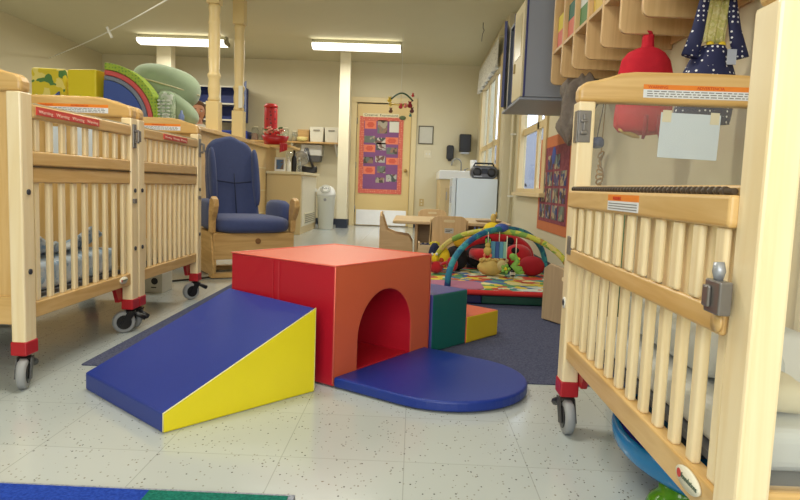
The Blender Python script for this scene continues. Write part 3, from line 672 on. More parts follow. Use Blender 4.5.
# ---- sink, fridge, boombox
t = thing('sink_cabinet', 'tan cabinet with a white sink top in the far corner, left of the small fridge', 'sink', (.66, 9.8, 0))
m = MB(); m.box(.37, .985, 9.3, 10.6, 0, .80); m.build('body', BEIGE, t, .003)
m = MB(); m.box(.45, .95, 9.285, 9.3, .1, .68); d = m.build('cabinet_door', plain('tan_door', rgb(200, 176, 130), .4), t, .003); m = MB(); m.box(.46, .47, 9.27, 9.286, .5, .62); m.build('handle', GREY, d)
m = MB(); m.prism(rr(.35, .99, .80, .93, .02), 9.26, 10.62, 'y'); m.build('basin', WHITE, t, .012)
t2 = thing('tap', 'curved chrome tap over the white sink', 'tap', (.72, 9.9, .93))
m = MB(); m.tube([(.72, 10.1, .93), (.72, 10.1, 1.06)]+[(.72-.075+.075*cos(a), 10.1, 1.06+.075*sin(a)) for a in [pi*i/10 for i in range(1, 11)]]+[(.57, 10.1, 1.03)], .010, 8); m.build('spout', GREY, t2)
m = MB(); m.cyl((.78, 10.1, .93), .014, .05, 'z', 10); m.tube([(.78, 10.1, .975), (.83, 10.08, .99)], .006, 6); m.build('lever', GREY, t2)
t = thing('paper_cup_stack', 'white paper cups beside the tap on the sink top', 'cups', (.86, 9.6, .93))
m = MB(); m.lathe([(.04, 0), (.05, .17), (.046, .17), (.04, .02)], (.86, 9.6, .931), 'z', 14); m.build('cup', WHITE, t)
FRG = plain('fridge_white', rgb(222, 234, 244), .35, .02, 4)
t = thing('mini_fridge', 'small pale blue-white fridge under the black boombox', 'fridge', (.75, 7.85, 0))
m = MB(); m.box(.50, .985, 7.62, 8.12, .03, .80); m.build('body', FRG, t, .008)
m = MB(); m.box(.445, .495, 7.625, 8.115, .04, .80); d = m.build('fridge_door', plain('fridge_door_white', rgb(216, 224, 228), .35), t, .008)
m = MB(); m.box(.43, .446, 7.66, 7.68, .5, .7); m.build('handle', GREY, d)
for x in (.54, .94):
    for y in (7.68, 8.06):
        m = MB(); m.cyl((x, y, 0), .018, .031, 'z', 10); m.build('foot', BLACK, t)
t = thing('boombox', 'black and silver boombox sitting on the small fridge', 'radio', (.8, 7.8, .8))
m = MB(); m.prism(rr(.665, .985, .80, .955, .07, 8), 7.66, 7.86, 'y'); m.build('body', plain('radio_silver', rgb(96, 98, 104), .35, .05, metal=.3), t, .02)
for x in (.74, .91):
    m = MB(); m.lathe([(.052, 0), (.052, -.006), (.03, -.002), (0, -.012)], (x, 7.66, .876), 'y', 18); m.build('speaker', BLACK, t)
m = MB(); m.box(.79, .86, 7.65, 7.66, .86, .92); m.build('display', plain('dark_display', rgb(36, 40, 50), .2), t)
m = MB(); m.tube([(.70, 7.76, .94), (.72, 7.76, .985), (.93, 7.76, .985), (.95, 7.76, .94)], .011, 8); m.build('handle', BLACK, t)
m = MB(); m.box(.70, .80, 7.653, 7.66, .82, .835); m.build('button_row', GREY, t)

# ---- mobile hung from the ceiling light
t = thing('hanging_mobile', 'baby mobile with a dark green arc and small figures hanging before the door', 'mobile', (-.14, 8.5, 1.5))
mx, my = -.22, 8.6
m = MB(); m.tube([(mx, my, ZC), (mx, my, 1.90)], .0025, 5); m.build('string', WHITE, t)
m = MB(); m.tube([(mx-.13+.29*i/12, my, 1.82+.09*sin(pi*i/12)-.02*i/12) for i in range(13)], .011, 8); m.build('arc', plain('dark_green_plastic', rgb(50, 84, 56), .5), t)
m = MB(); m.tube([(mx-.16, my, 1.76), (mx+.15, my, 1.73)], .010, 6); m.tube([(mx, my, 1.90), (mx, my, 1.745)], .003, 5); m.build('crossbar', plain('yellow_plastic', rgb(220, 184, 80), .5), t)
for i, (dx, z, c, r) in enumerate(((-.15, 1.70, (222, 190, 70), .03), (-.13, 1.56, (120, 84, 60), .028), (-.135, 1.64, (230, 200, 100), .022), (.0, 1.62, (206, 70, 80), .028), (.06, 1.63, (230, 130, 120), .024), (.12, 1.64, (150, 40, 50), .035), (.15, 1.57, (110, 60, 60), .03), (.155, 1.77, (200, 60, 60), .02), (.13, 1.51, (70, 130, 120), .018))):
    m = MB(); c0 = Vector((mx+dx, my-.005, z+.10)); m.ball(c0, (r, r*.7, r*.85), n=10, lump=.1); m.ball(c0+Vector((0, 0, r)), r*.6, n=8)
    m.ball(c0+Vector((r*.5, 0, r*1.5)), r*.25, n=6); m.ball(c0+Vector((-r*.5, 0, r*1.5)), r*.25, n=6); m.tube([c0+Vector((0, 0, r)), c0+Vector((0, .004, .05))], .002, 4)
    m.build('plush_figure', plain('fig%d' % i, rgb(*c), .8), t)

# ---- person behind the cribs
SKIN = plain('skin', rgb(208, 150, 120), .55, .05, 30); HAIR = plain('brown_hair', rgb(104, 72, 44), .7, .25, 60)
def skinmesh(name, joints, edges, mat, parent, sub=2):
    me = bpy.data.meshes.new(name); T = FR[parent.name].inverted() if parent.parent is None else FR[parent.parent.name].inverted()
    me.from_pydata([T @ Vector(j[0]) for j in joints], edges, []); me.materials.append(mat)
    o = bpy.data.objects.new(name, me); COL.objects.link(o); o.parent = parent
    mo = o.modifiers.new('skin', 'SKIN'); mo.use_smooth_shade = True
    for i, j in enumerate(joints):
        r = j[1] if isinstance(j[1], tuple) else (j[1], j[1])
        me.skin_vertices[0].data[i].radius = r
    me.skin_vertices[0].data[0].use_root = True
    s2 = o.modifiers.new('sub', 'SUBSURF'); s2.levels = sub; s2.render_levels = sub
    return o
px, py = -2.56, 7.55; hz = 1.455
t = thing('person', 'person with brown hair standing behind the cribs, head turned to the camera', 'person', (px, py, 0))
J = [((px, py, .84), (.13, .10)), ((px, py, 1.02), (.115, .09)), ((px, py, 1.18), (.14, .10)), ((px, py, 1.27), (.09, .07)), ((px, py, 1.33), .045), ((px, py-.01, 1.42), .05),
     ((px-.16, py, 1.24), .05), ((px-.20, py-.02, 1.0), .038), ((px-.18, py-.18, .84), .028), ((px+.16, py, 1.24), .05), ((px+.21, py-.02, 1.0), .038), ((px+.18, py-.20, .86), .028),
     ((px-.085, py, .76), .085), ((px-.095, py-.01, .45), .055), ((px-.10, py+.01, .09), .038), ((px-.11, py-.12, .035), .034),
     ((px+.085, py, .76), .085), ((px+.095, py-.01, .45), .055), ((px+.10, py+.01, .09), .038), ((px+.11, py-.12, .035), .034)]
Eg = [(0, 1), (1, 2), (2, 3), (3, 4), (4, 5), (2, 6), (6, 7), (7, 8), (2, 9), (9, 10), (10, 11), (0, 12), (12, 13), (13, 14), (14, 15), (0, 16), (16, 17), (17, 18), (18, 19)]
for sx, wi in ((-1, 8), (1, 11)):
    b = Vector(J[wi][0]); k0 = len(J); J.append((b+Vector((0, -.05, -.01)), (.03, .014))); Eg.append((wi, k0))
    for q in range(4):
        x = (q-1.5)*.018; L = (.06, .072, .066, .05)[q]; a = len(J)
        J += [(b+Vector((x, -.08, -.012)), .009), (b+Vector((x*1.1, -.08-L*.55, -.02)), .008), (b+Vector((x*1.1, -.08-L, -.045)), .007)]; Eg += [(k0, a), (a, a+1), (a+1, a+2)]
    a = len(J); J += [(b+Vector((-sx*.03, -.035, -.008)), .01), (b+Vector((-sx*.05, -.06, -.02)), .008)]; Eg += [(k0, a), (a, a+1)]
body = skinmesh('body', J, Eg, SKIN, t)
# head (faces the camera, slightly turned)
Mh = Matrix.Translation((px, py, hz)) @ Matrix.Rotation(radians(18), 4, 'Z')
m = MB(Mh)
m.ball((0, 0, 0), (.078, .095, .112), n=24)
for v in m.bm.verts:
    p = Mh.inverted() @ v.co
    if p.z < -.02: p.x *= 1-(-.02-p.z)*2.6; p.y *= 1-(-.02-p.z)*1.2
    v.co = Mh @ p
m.ball((0, -.098, -.018), (.014, .018, .024), n=10); m.ball((-.079, .0, -.005), (.012, .02, .03), n=8); m.ball((.079, .0, -.005), (.012, .02, .03), n=8)
m.ball((0, -.07, -.085), (.03, .025, .022), n=10)
head = m.build('head', SKIN, t)
m = MB(Mh)
for sx in (-1, 1): m.ball((sx*.031, -.083, .006), (.014, .008, .008), mat=WHITE, n=10); m.ball((sx*.031, -.0895, .006), (.006, .004, .006), mat=plain('dark_eye', rgb(40, 30, 24), .3), n=8)
m.build('eye', None, head)
m = MB(Mh)
for sx in (-1, 1): m.ball((sx*.031, -.088, .028), (.018, .006, .004), n=8)
m.build('eyebrow', HAIR, head)
m = MB(Mh); m.ball((0, -.088, -.055), (.024, .010, .008), n=10); m.build('mouth', plain('lips', rgb(176, 92, 84), .5), head)
m = MB(Mh); m.ball((0, .018, .022), (.092, .100, .115), n=24, lump=.02)
for v in m.bm.verts:
    p = Mh.inverted() @ v.co
    if p.y < -.03 and p.z < .06: p.y = max(p.y, -.03)
    v.co = Mh @ p
m.ball((0, .09, -.06), (.06, .04, .09), n=14); m.build('hair', HAIR, t)
# clothes
m = MB(); m.lathe([(.145, .78), (.15, .9), (.135, 1.02), (.165, 1.2), (.15, 1.27), (.07, 1.315)], (px, py, 0), 'z', 24)
for v in m.bm.verts: v.co.y = py+(v.co.y-py)*.78
for sx in (-1, 1): m.tube([(px+sx*.13, py, 1.25), (px+sx*.185, py, 1.2), (px+sx*.205, py-.01, 1.1)], [.062, .06, .056], 12)
m.build('shirt', plain('white_shirt', rgb(228, 222, 206), .85), t)
m = MB(); m.lathe([(.15, .60), (.165, .70), (.155, .84)], (px, py, 0), 'z', 24)
for sx in (-1, 1): m.tube([(px+sx*.085, py, .74), (px+sx*.095, py-.01, .45), (px+sx*.10, py+.01, .07)], [.10, .078, .06], 14)
m.build('trousers', plain('dark_trousers', rgb(60, 62, 80), .85), t)
for sx in (-1, 1):
    m = MB(); m.ball((px+sx*.108, py-.06, .036), (.05, .13, .036), n=14); m.build('shoe', BLACK, t)
# ================================================================== MIDDLE OF THE ROOM
NAVY = plain('navy_upholstery', rgb(62, 74, 118), .9, .10, 40, bump=.5, bscale=300, sheen=.2)
# glider rocker, faces towards the camera and a little right
G0, GR = Vector((-1.24, 4.66, .0045)), radians(33)
t = thing('glider_chair', 'high-backed navy glider rocker with wooden arms behind the red cube', 'rocking chair', G0, GR)
Mg = FR[t.name]     # local: -y is the front, x is width
def gb(): return MB(Mg)
m = gb(); m.ball((0, -.02, .365), (.285, .29, .065), n=28, pw=.55); m.build('seat_cushion', NAVY, t)
# tall back: rounded outline swept, leaning back
Mb = Mg @ Matrix.Translation((0, .23, .36)) @ Matrix.Rotation(radians(-13), 4, 'X')
out = [(-.19, 0)]+[(-.195, .15), (-.195, .35), (-.185, .48)]+arc((-.075, .53), .11, pi, pi*.55, 7)+[(-.04, .655), (0, .66), (.03, .652)]+arc((.055, .52), .11, pi*.45, 0, 7)+[(.17, .48), (.18, .35), (.185, .15), (.19, 0)]
m = MB(Mb); m.prism(out, -.06, .06, 'y'); m.build('back_cushion', NAVY, t, .035, seg=4)
for sx in (-1, 1):
    m = MB(Mb); m.ball((sx*.165, -.070, .33), (.026, .05, .225), n=18, pw=.75); m.build('head_wing', NAVY, t)
m = MB(Mb); m.tube([(0, -.066, .02), (0, -.068, .30), (0, -.066, .36)], .004, 6); m.tube([(-.13, -.064, .30), (0, -.068, .285), (.13, -.064, .30)], .004, 6); m.build('seam', plain('navy_piping', rgb(44, 50, 76), .9), t)
for sx in (-1, 1):
    pr = [(-.235, .31), (-.245, .40), (-.285, .45), (-.312, .50), (-.30, .545), (-.25, .565), (-.205, .54), (-.185, .46), (-.185, .31)]
    m = gb(); m.prism(pr, sx*.290-.020, sx*.290+.020, 'x'); m.build('arm', oak('y'), t, .010, seg=3)
    m = gb(); m.ball((sx*.268, .02, .435), (.042, .21, .105), n=14, pw=.6); m.build('arm_pad', NAVY, t)
    m = gb(); m.prism([(-.24, .02), (.24, .02), (.27, .08), (.20, .30), (-.20, .32), (-.26, .10)], sx*.285-.014, sx*.285+.014, 'x'); m.build('side_panel', oak('y'), t, .006)
m = gb(); m.box(-.29, .29, -.255, -.225, .13, .31); m.build('front_rail', oak('x'), t, .006)
m = gb(); m.box(-.28, .28, -.2, .24, .29, .315); m.build('seat_deck', oak('x'), t)
for y in (-.2, .2):
    m = gb(); m.box(-.30, .30, y-.035, y+.035, .0, .032); m.build('floor_rail', oak('x'), t, .006)
m = gb(); m.cyl((.02, -.2555, .255), .02, -.006, 'y', 14); m.build('wood_plug', plain('dark_knot', rgb(130, 90, 50), .5), t)

# low storage cabinet behind the cribs that carries the pile
t = thing('storage_cabinet', 'plain wooden cabinet behind the left cribs carrying the pile of soft toys', 'cabinet', (-2.4, 5.0, 0))
m = MB(); m.box(-3.25, -1.72, 4.88, 5.36, .06, 1.06); m.build('body', birch('x'), t, .004)
m = MB(); m.box(-3.28, -1.69, 4.85, 5.38, 1.06, 1.09); m.build('cabinet_top', birch('x'), t, .004)
m = MB(); m.box(-3.2, -1.77, 4.92, 5.32, 0, .06); m.build('plinth', DARK, t)
for x in (-3.22, -2.47):
    m = MB(); m.box(x, x+.73, 4.865, 4.88, .09, 1.04); d = m.build('cabinet_door', birch('z'), t, .003)
    m = MB(); m.lathe([(.012, 0), (.012, -.015), (.018, -.025), (0, -.03)], (x+(.66 if x < -3 else .07), 4.865, .6), 'y', 10); m.build('knob', oak('z'), d)
ZT = 1.091
YEL = plain('yellow_vinyl', rgb(226, 206, 36), .4, .03, 6); BLUV = plain('blue_vinyl_arc', rgb(58, 84, 160), .5, .04); GRYV = plain('grey_vinyl_arc', rgb(120, 128, 146), .5); REDV = plain('pink_red_vinyl', rgb(206, 84, 84), .5); GRNV = spotted('lime_print', rgb(158, 182, 60), rgb(110, 150, 60), 40, .3)
SAGE = plain('sage_cloth', rgb(152, 170, 138), .95, .06, 20, bump=.3, sheen=.3); SAGE2 = patches('sage_print', [rgb(150, 172, 136), rgb(174, 190, 160), rgb(136, 158, 128), rgb(196, 204, 190)], 40)
m = MB(Matrix.Translation((-2.53, 4.98, ZT)) @ Matrix.Rotation(radians(-8), 4, 'Z')); m.box(-.12, .12, -.10, .10, 0, .38)
t = thing('foam_block', 'bright yellow foam block on the pile above the left crib', 'foam block', (-2.56, 4.98, ZT)); m.build('block', YEL, t, .012)
t = thing('printed_box', 'yellow and green printed play cube left of the yellow foam block', 'play cube', (-2.78, 5.1, ZT))
m = MB(Matrix.Translation((-2.88, 5.12, ZT)) @ Matrix.Rotation(radians(8), 4, 'Z')); m.box(-.13, .13, -.13, .13, 0, .40); m.build('cube', patches('yellow_green_print', [rgb(216, 196, 50), rgb(84, 130, 70), rgb(216, 196, 50), rgb(230, 214, 120)], 16), t, .02)
m = MB(Matrix.Translation((-2.88, 4.97, ZT))); m.prism([(-.13, 0), (.12, 0), (.12, .22)], -.018, .0, 'y'); m.build('blue_flap', BLUV, t)
# nested arches (quarter rings standing on the cabinet)
def ringq(name, lb, x0, y, r0, r1, mat, cat='foam arch', d=.13):
    t = thing(name, lb, cat, (x0, y, ZT), 0, 'nested foam arches on the pile')
    a0, a1 = 0, radians(88)
    m = MB(); m.prism(arc((x0, ZT), r1, a0, a1, 18)+arc((x0, ZT), r0, a1, a0, 18), y, y+d, 'y'); m.build('arch', mat, t, .008)
ringq('foam_arch', 'blue foam arch, innermost of the nested arches on the pile', -2.395, 4.90, .03, .31, BLUV)
ringq('foam_arch', 'thin grey foam arch around the blue one on the pile', -2.395, 4.90, .313, .345, GRYV)
ringq('foam_arch', 'pinkish red foam arch outside the grey one on the pile', -2.395, 4.90, .348, .385, REDV)
ringq('foam_arch', 'lime green printed arch, outermost of the nested arches', -2.395, 4.90, .388, .44, GRNV)
t = thing('nursing_pillow', 'big sage green cushion on top of the pile, left of the turned posts', 'cushion', (-1.95, 5.08, ZT))
R1 = Matrix.Rotation(radians(14), 3, 'Y')
m = MB(); m.ball((-2.03, 5.22, ZT+.325), (.275, .15, .155), n=36, R=R1, lump=.02, pw=.8); m.build('cushion', SAGE, t)
m = MB(); m.tube([Vector((-2.03, 5.22, ZT+.325))+R1 @ Vector((.270*cos(a), .166*sin(a), 0)) for a in [2*pi*i/40 for i in range(40)]], .006, 6, closed=True); m.build('piping', plain('cream_piping', rgb(196, 188, 150), .8), t)
t = thing('nursing_pillow', 'flatter sage cushion squashed under the big sage green one', 'cushion', (-1.85, 5.1, ZT))
R2 = Matrix.Rotation(radians(40), 3, 'Y')
m = MB(); m.ball((-1.90, 5.12, ZT+.145), (.19, .10, .085), n=30, R=R2, lump=.02, pw=.75); m.build('cushion', SAGE, t)
t = thing('folded_blanket', 'pale green knitted blanket with white rows, folded below the sage cushions', 'blanket', (-1.95, 4.95, ZT))
m = MB(); m.ball((-1.925, 4.96, ZT+.125), (.06, .05, .12), n=20, pw=.5); m.build('fold', SAGE2, t)
m = MB()
for i in range(3):
    for k in range(6): m.ball((-1.965+.035*i, 4.905, ZT+.04+.026*k), (.016, .008, .008), n=8)
m.build('knit_row', plain('white_knit', rgb(206, 212, 200), .9), t)
t = thing('spray_bottle', 'small blue bottle tucked at the foot of the sage cushions', 'bottle', (-1.78, 4.88, ZT))
m = MB(); m.lathe([(.02, 0), (.022, .06), (.01, .08), (.008, .1)], (-1.79, 4.90, ZT), 'z', 10); m.build('bottle', plain('pale_blue_plastic', rgb(120, 140, 190), .4), t)
# white box on the floor behind the cribs
t = thing('white_box', 'white cardboard box with a dark mark on the floor beneath the crib', 'box', (-1.52, 3.78, 0))
m = MB(); m.box(-1.57, -1.465, 3.70, 3.86, 0.0, .115); m.build('box', plain('box_white', rgb(206, 204, 190), .6), t, .003)
m = MB(); m.lathe([(.02, 0), (.02, -.002)], (-1.51, 3.70, .07), 'y', 14); m.box(-1.53, -1.50, 3.698, 3.70, .03, .036); m.build('printed_mark', DARK, t)
t = thing('floor_cable', 'dark cable lying on the floor between the crib and the glider', 'cable', (-1.5, 4.3, 0))
m = MB(); m.tube([(-1.75, 3.9, .006), (-1.55, 4.15, .006), (-1.42, 4.3, .006), (-1.35, 4.5, .006)], .006, 6); m.build('cable', DARK, t)

# ---- rugs
m = MB(); m.prism(rr(-1.17, 1.10, 2.21, 6.2, .01), .0005, .004, 'z'); m.build('play_rug', carpet('slate_carpet', rgb(68, 72, 96), rgb(92, 96, 120)), None, loc=(0, 4.2, 0), label='large slate grey carpet under the foam blocks and play gym', cat='rug')
t = thing('letter_rug', 'blue and green edge of a rug at the bottom left of the floor', 'rug', (-.6, .9, 0))
m = MB(); m.box(-1.5, -.232, .75, 1.315, .0005, .009); m.build('rug_base', carpet('grey_rug_edge', rgb(130, 136, 150), rgb(160, 166, 178)), t)
m = MB(); m.box(-1.48, -.545, .77, 1.306, .009, .0105); m.build('blue_panel', carpet('blue_rug', rgb(32, 60, 150), rgb(44, 76, 176)), t)
m = MB(); m.box(-.545, -.245, .77, 1.306, .009, .0105); m.build('green_panel', carpet('green_rug', rgb(24, 96, 84), rgb(36, 120, 104)), t)

# ---- foam climber
VB = dict(rough=.38, var=.04, scale=5, bump=.25, bscale=260)
BLUE = plain('blue_vinyl', rgb(22, 50, 138), **VB); YELV = plain('foam_yellow', rgb(238, 222, 30), **VB); RED = plain('foam_red', rgb(186, 24, 42), **VB); ORG = plain('foam_orange', rgb(214, 98, 64), **VB)
GRN = plain('foam_green', rgb(14, 98, 92), **VB); PUR = plain('foam_violet', rgb(74, 70, 140), **VB); MUS = plain('foam_mustard', rgb(216, 186, 28), **VB)
T0 = Vector((-.2478, 2.0744, 0)); A1 = .9809; e1 = Vector((cos(A1), sin(A1), 0)); n1 = Vector((-sin(A1), cos(A1), 0))
Z0 = .0045
def fr2(o, a): return Matrix.Translation((o[0], o[1], Z0)) @ Matrix.Rotation(a, 4, 'Z')
Hh, Wc, Lc = .406, .586, .511
t = thing('foam_tunnel_cube', 'red and orange foam cube with an arched crawl tunnel', 'foam climber', (T0.x, T0.y, Z0), A1)
Mc = FR[t.name]
AC = (.293, .135); AR = .163
archp = [(AC[0]-AR, 0)]+arc(AC, AR, pi, 0, 22)+[(AC[0]+AR, 0)]
m = MB(Mc)
outl = [(0, 0)]+archp+[(Wc, 0), (Wc, Hh), (0, Hh)]
# body: left/right sides red, top orange, inside red, front and back orange
A = [m.bm.verts.new(Mc @ Vector((u, 0, v))) for u, v in outl]; B = [m.bm.verts.new(Mc @ Vector((u, Lc, v))) for u, v in outl]
n = len(outl); ri, oi = m._mi(RED), m._mi(ORG)
for i in range(n):
    f = m.bm.faces.new((A[i], A[(i+1) % n], B[(i+1) % n], B[i])); (u0, v0), (u1, v1) = outl[i], outl[(i+1) % n]
    f.material_index = oi if (v0 == Hh and v1 == Hh) else ri
    if 0 < i < len(archp): f.smooth = True
m.bm.faces.new(A[::-1]).material_index = oi; m.bm.faces.new(B).material_index = oi
m.build('cube', None, t, .006, seg=2)
m = MB(Mc); m.box(AC[0]-AR+.001, AC[0]+AR-.001, .012, Lc-.01, 0, .03); m.build('tunnel_floor', RED, t, .004)
m = MB(Mc); m.tube([(0, 0, .01), (0, 0, Hh), (Wc, 0, Hh), (Wc, 0, .01)], .0028, 6); m.tube([(0, 0, Hh), (0, Lc, Hh), (Wc, Lc, Hh), (Wc, 0, Hh)], .0028, 6); m.build('piping', plain('salmon_piping', rgb(226, 104, 84), .4), t)
m = MB(Mc); m.box(-.003, -.0005, Lc*.50, Lc*.515, .19, Hh-.008); m.box(-.004, -.0005, Lc*.56, Lc*.565, .19, Hh-.008); m.build('zip_seam', plain('seam_red', rgb(190, 46, 56), .5), t)
# wedge
W0 = (-.645, 1.634); A2 = .8585; Lw, Ww, hw, lw = .523, .499, .278, .055
t = thing('foam_wedge', 'blue foam ramp with a yellow side, leaning against the red cube', 'foam climber', (W0[0], W0[1], 0), A2)
Mw = FR[t.name]
m = MB(Mw); m.prism([(0, .0), (Lw+.003, .0), (Lw+.003, hw), (0, lw)], 0, Ww, 'y', BLUE, capmat=YELV); m.build('wedge', None, t, .005)
m = MB(Mw); m.tube([(0, 0, .004), (0, 0, lw), (Lw, 0, hw), (Lw, 0, .004)], .002, 6); m.build('piping', plain('pale_piping', rgb(240, 232, 160), .5), t)
# landing mat
t = thing('landing_mat', 'flat blue foam landing mat with a rounded end, before the tunnel', 'foam mat', (T0.x, T0.y, .0043), A1)
Mm = FR[t.name]
R_ = .277; out = [(.0, -.002)]+[(0, -.26)]+[(R_-R_*cos(a), -.268-R_*1.02*sin(a)) for a in [pi*i/28 for i in range(1, 28)]]+[(.554, -.26), (.554, -.002)]
m = MB(Mm); m.prism(out, .0, .0345, 'z'); m.build('pad', BLUE, t, .008, seg=3)
# steps to the right
S0 = Vector((T0.x, T0.y, 0))+e1*(Wc+.004)+Vector((.0, 0, 0)); 
gA = atan2(2.723-2.567, .239-.094)
t = thing('foam_step', 'tall green foam step with a violet top, right of the red cube', 'foam climber', (.094, 2.568, Z0), A1-.10)
m = MB(FR[t.name]); m.prism([(0, 0), (.245, 0), (.245, .24), (0, .24)], 0.0, .5, 'y', PUR, capmat=GRN); m.build('step', None, t, .006)
t = thing('foam_step', 'low foam step with yellow front and orange top, right of the green step', 'foam climber', (.252, 2.752, Z0), A1-.10)
m = MB(FR[t.name]); m.prism([(0, 0), (.255, 0), (.255, .118), (0, .118)], 0.0, .49, 'y', ORG, capmat=MUS); m.build('step', None, t, .006)

# ---- foam floor mat under the gym (three coloured panels)
t = thing('folding_mat', 'thick folding floor mat in navy, dark green and orange under the play gym', 'foam mat', (.62, 4.15, .009))
for nm, a, b, mt in (('navy_panel', .12, .42, plain('navy_vinyl', rgb(34, 40, 92), .4)), ('green_panel', .42, .80, plain('dark_green_vinyl', rgb(28, 78, 62), .4)), ('orange_panel', .80, .98, plain('orange_vinyl', rgb(212, 100, 64), .4))):
    m = MB(); m.box(a, b, 3.72, 4.70, .009, .060); m.build(nm, mt, t, .008)
# ---- play gym
t = thing('play_gym', 'baby play gym with a printed padded mat and two crossing hanging-toy arches', 'play gym', (.6, 4.2, .061))
CLOTH = patches('gym_print', [rgb(220, 196, 60), rgb(70, 140, 130), rgb(200, 210, 200), rgb(190, 70, 50), rgb(60, 100, 160), rgb(90, 150, 80), rgb(226, 214, 150)], 16)
m = MB(); m.prism(rr(.10, .99, 3.70, 4.72, .12, 6), .061, .088, 'z'); m.build('padded_mat', CLOTH, t, .01, seg=3)
m = MB(); m.tube([(x, y, .078) for x, y in rr(.10, .99, 3.70, 4.72, .12, 6)], .016, 8, closed=True); m.build('red_border', plain('red_cloth', rgb(190, 36, 36), .8), t)
m = MB(); m.prism(rr(.105, .44, 3.72, 4.05, .08), .0885, .094, 'z'); m.build('pink_corner', plain('mauve_cloth', rgb(176, 110, 140), .85), t, .003)
TEAL = patches('teal_print', [rgb(36, 120, 150), rgb(30, 100, 140), rgb(60, 150, 160), rgb(30, 80, 140)], 24); YG = patches('yellow_green_arch', [rgb(190, 190, 70), rgb(120, 160, 70), rgb(206, 190, 110), rgb(170, 130, 60)], 26)
def hoop(p0, p1, h, r, mat, nm, n=28):
    p0, p1 = Vector(p0), Vector(p1); pts = []
    for i in range(n+1):
        s_ = i/n; a = pi*s_
        p = p0.lerp(p1, .5-.5*cos(a)); p.z += h*sin(a)**.85; pts.append(p)
    m = MB(); m.tube(pts, r, 10); m.build(nm, mat, t); return pts
HP = hoop((.22, 3.80, .09), (.97, 4.62, .09), .335, .019, TEAL, 'teal_arch')
HQ = hoop((.16, 4.50, .09), (1.0, 3.95, .09), .318, .019, YG, 'striped_arch')
m = MB(); m.ball((.585, 4.215, .43), (.05, .05, .03), n=14); m.build('arch_clip', plain('clip_blue', rgb(50, 80, 160), .5), t)
# hanging toys (each a part of the gym)
def hang(nm, x, y, z, fn, top=.41):
    m = MB(); fn(m, Vector((x, y, z))); o = m.build(nm, None, t)
    m = MB(); m.tube([(x, y, top), (x, y, z+.02)], .003, 5); m.build('hanging_loop', CREAMP, o)
C = lambda n_, *c: plain(n_, rgb(*c), .85)
LIME, SKY, MAUV = C('lime_plush', 130, 180, 80), C('sky_plush', 90, 150, 180), C('mauve_plush', 150, 90, 140)
def bunny(m, c):
    m.ball(c, (.026, .022, .03), C('tan_plush', 196, 170, 90), n=12); m.ball(c+Vector((0, 0, .036)), .018, C('tan_plush', 196, 170, 90), n=10)
    for sx in (-1, 1): m.ball(c+Vector((sx*.012, 0, .06)), (.006, .006, .02), C('lime_plush', 130, 180, 80), n=8); m.ball(c+Vector((sx*.02, -.01, -.028)), (.009, .012, .014), C('coral_plush', 220, 120, 90), n=8)
hang('plush_rabbit', .48, 4.05, .29, bunny)
def blockt(m, c):
    for i in range(4): m.box(c.x-.05+.026*i, c.x-.026+.026*i, c.y-.015, c.y+.015, c.z-.06, c.z+.045, (C('sky_plush', 90, 150, 180), C('check_blue', 60, 90, 150), C('sky_plush', 90, 150, 180), C('mint_plush', 140, 190, 170))[i])
hang('crinkle_book', .56, 4.12, .30, blockt)
def dragon(m, c):
    m.tube([c+Vector(p) for p in ((-.03, 0, .03), (-.005, 0, .04), (.012, 0, .015), (-.01, 0, -.015), (.02, 0, -.04), (.045, 0, -.03))], [.014, .022, .018, .022, .026, .012], 10, LIME)
    m.ball(c+Vector((-.02, -.004, .045)), (.022, .02, .02), LIME, n=10); m.ball(c+Vector((.03, 0, -.055)), (.03, .018, .014), LIME, n=10)
    for i in range(3): m.ball(c+Vector((.02, 0, .03-.03*i)), (.010, .008, .010), C('yellow_plush', 226, 200, 50), n=6)
hang('plush_dragon', .655, 4.02, .22, dragon, .38)
def flower(m, c):
    for i in range(5): m.ball(c+Vector((.02*cos(i*1.257), 0, .02*sin(i*1.257))), (.013, .009, .013), LIME, n=8)
    m.ball(c, .012, C('yellow_plush', 226, 200, 50), n=8)
hang('plush_flower', .60, 4.05, .18, flower, .39)

# ---- big red ladybug plush etc behind
RPL = plain('red_plush', rgb(190, 28, 40), .95, .1, 50, bump=.5, sheen=.3); BPL = plain('black_plush', rgb(28, 24, 30), .95, .1, 50, bump=.5); YPL = plain('yellow_plush2', rgb(228, 200, 40), .9, .08, 40); BEI = plain('beige_plush', rgb(206, 178, 104), .95, .12, 40)
t = thing('ladybug_cushion', 'large red and black ladybug cushion with an arched rim on the play gym mat', 'plush toy', (.64, 4.72, .09))
m = MB(); m.ball((.64, 4.74, .185), (.25, .13, .10), n=30, pw=.8); m.build('black_base', BPL, t)
m = MB(); m.tube([(.64-.235*cos(a), 4.76, .15+.175*sin(a)**.8) for a in [pi*i/20 for i in range(21)]], [.03]+[.040]*19+[.03], 12); m.build('red_rim', RPL, t)
m = MB(); m.tube([(.43, 4.64, .215), (.50, 4.60, .205), (.60, 4.58, .20), (.66, 4.60, .19)], [.035, .048, .048, .035], 12); m.build('red_bolster', RPL, t)
m = MB(); m.ball((.77, 4.64, .205), (.105, .07, .085), n=18, lump=.02); m.build('red_bolster', RPL, t)
for c, r in (((.56, 4.727, .31), .03), ((.72, 4.727, .305), .036), ((.74, 4.58, .25), .03)):
    m = MB(); m.ball(c, (r, r*.4, r*.8), n=12); m.build('black_spot', BPL, t)
t = thing('red_ball_cushion', 'round dark red plush cushion on the gym mat, before the ladybug cushion', 'cushion', (.83, 4.42, .09))
m = MB(); m.ball((.835, 4.43, .160), (.09, .07, .069), n=20, lump=.01); m.build('cushion', plain('crimson_plush', rgb(160, 22, 38), .9, .08), t)
t = thing('plush_lion', 'curled beige and yellow plush animal lying on the gym mat', 'plush toy', (.52, 4.4, .089))
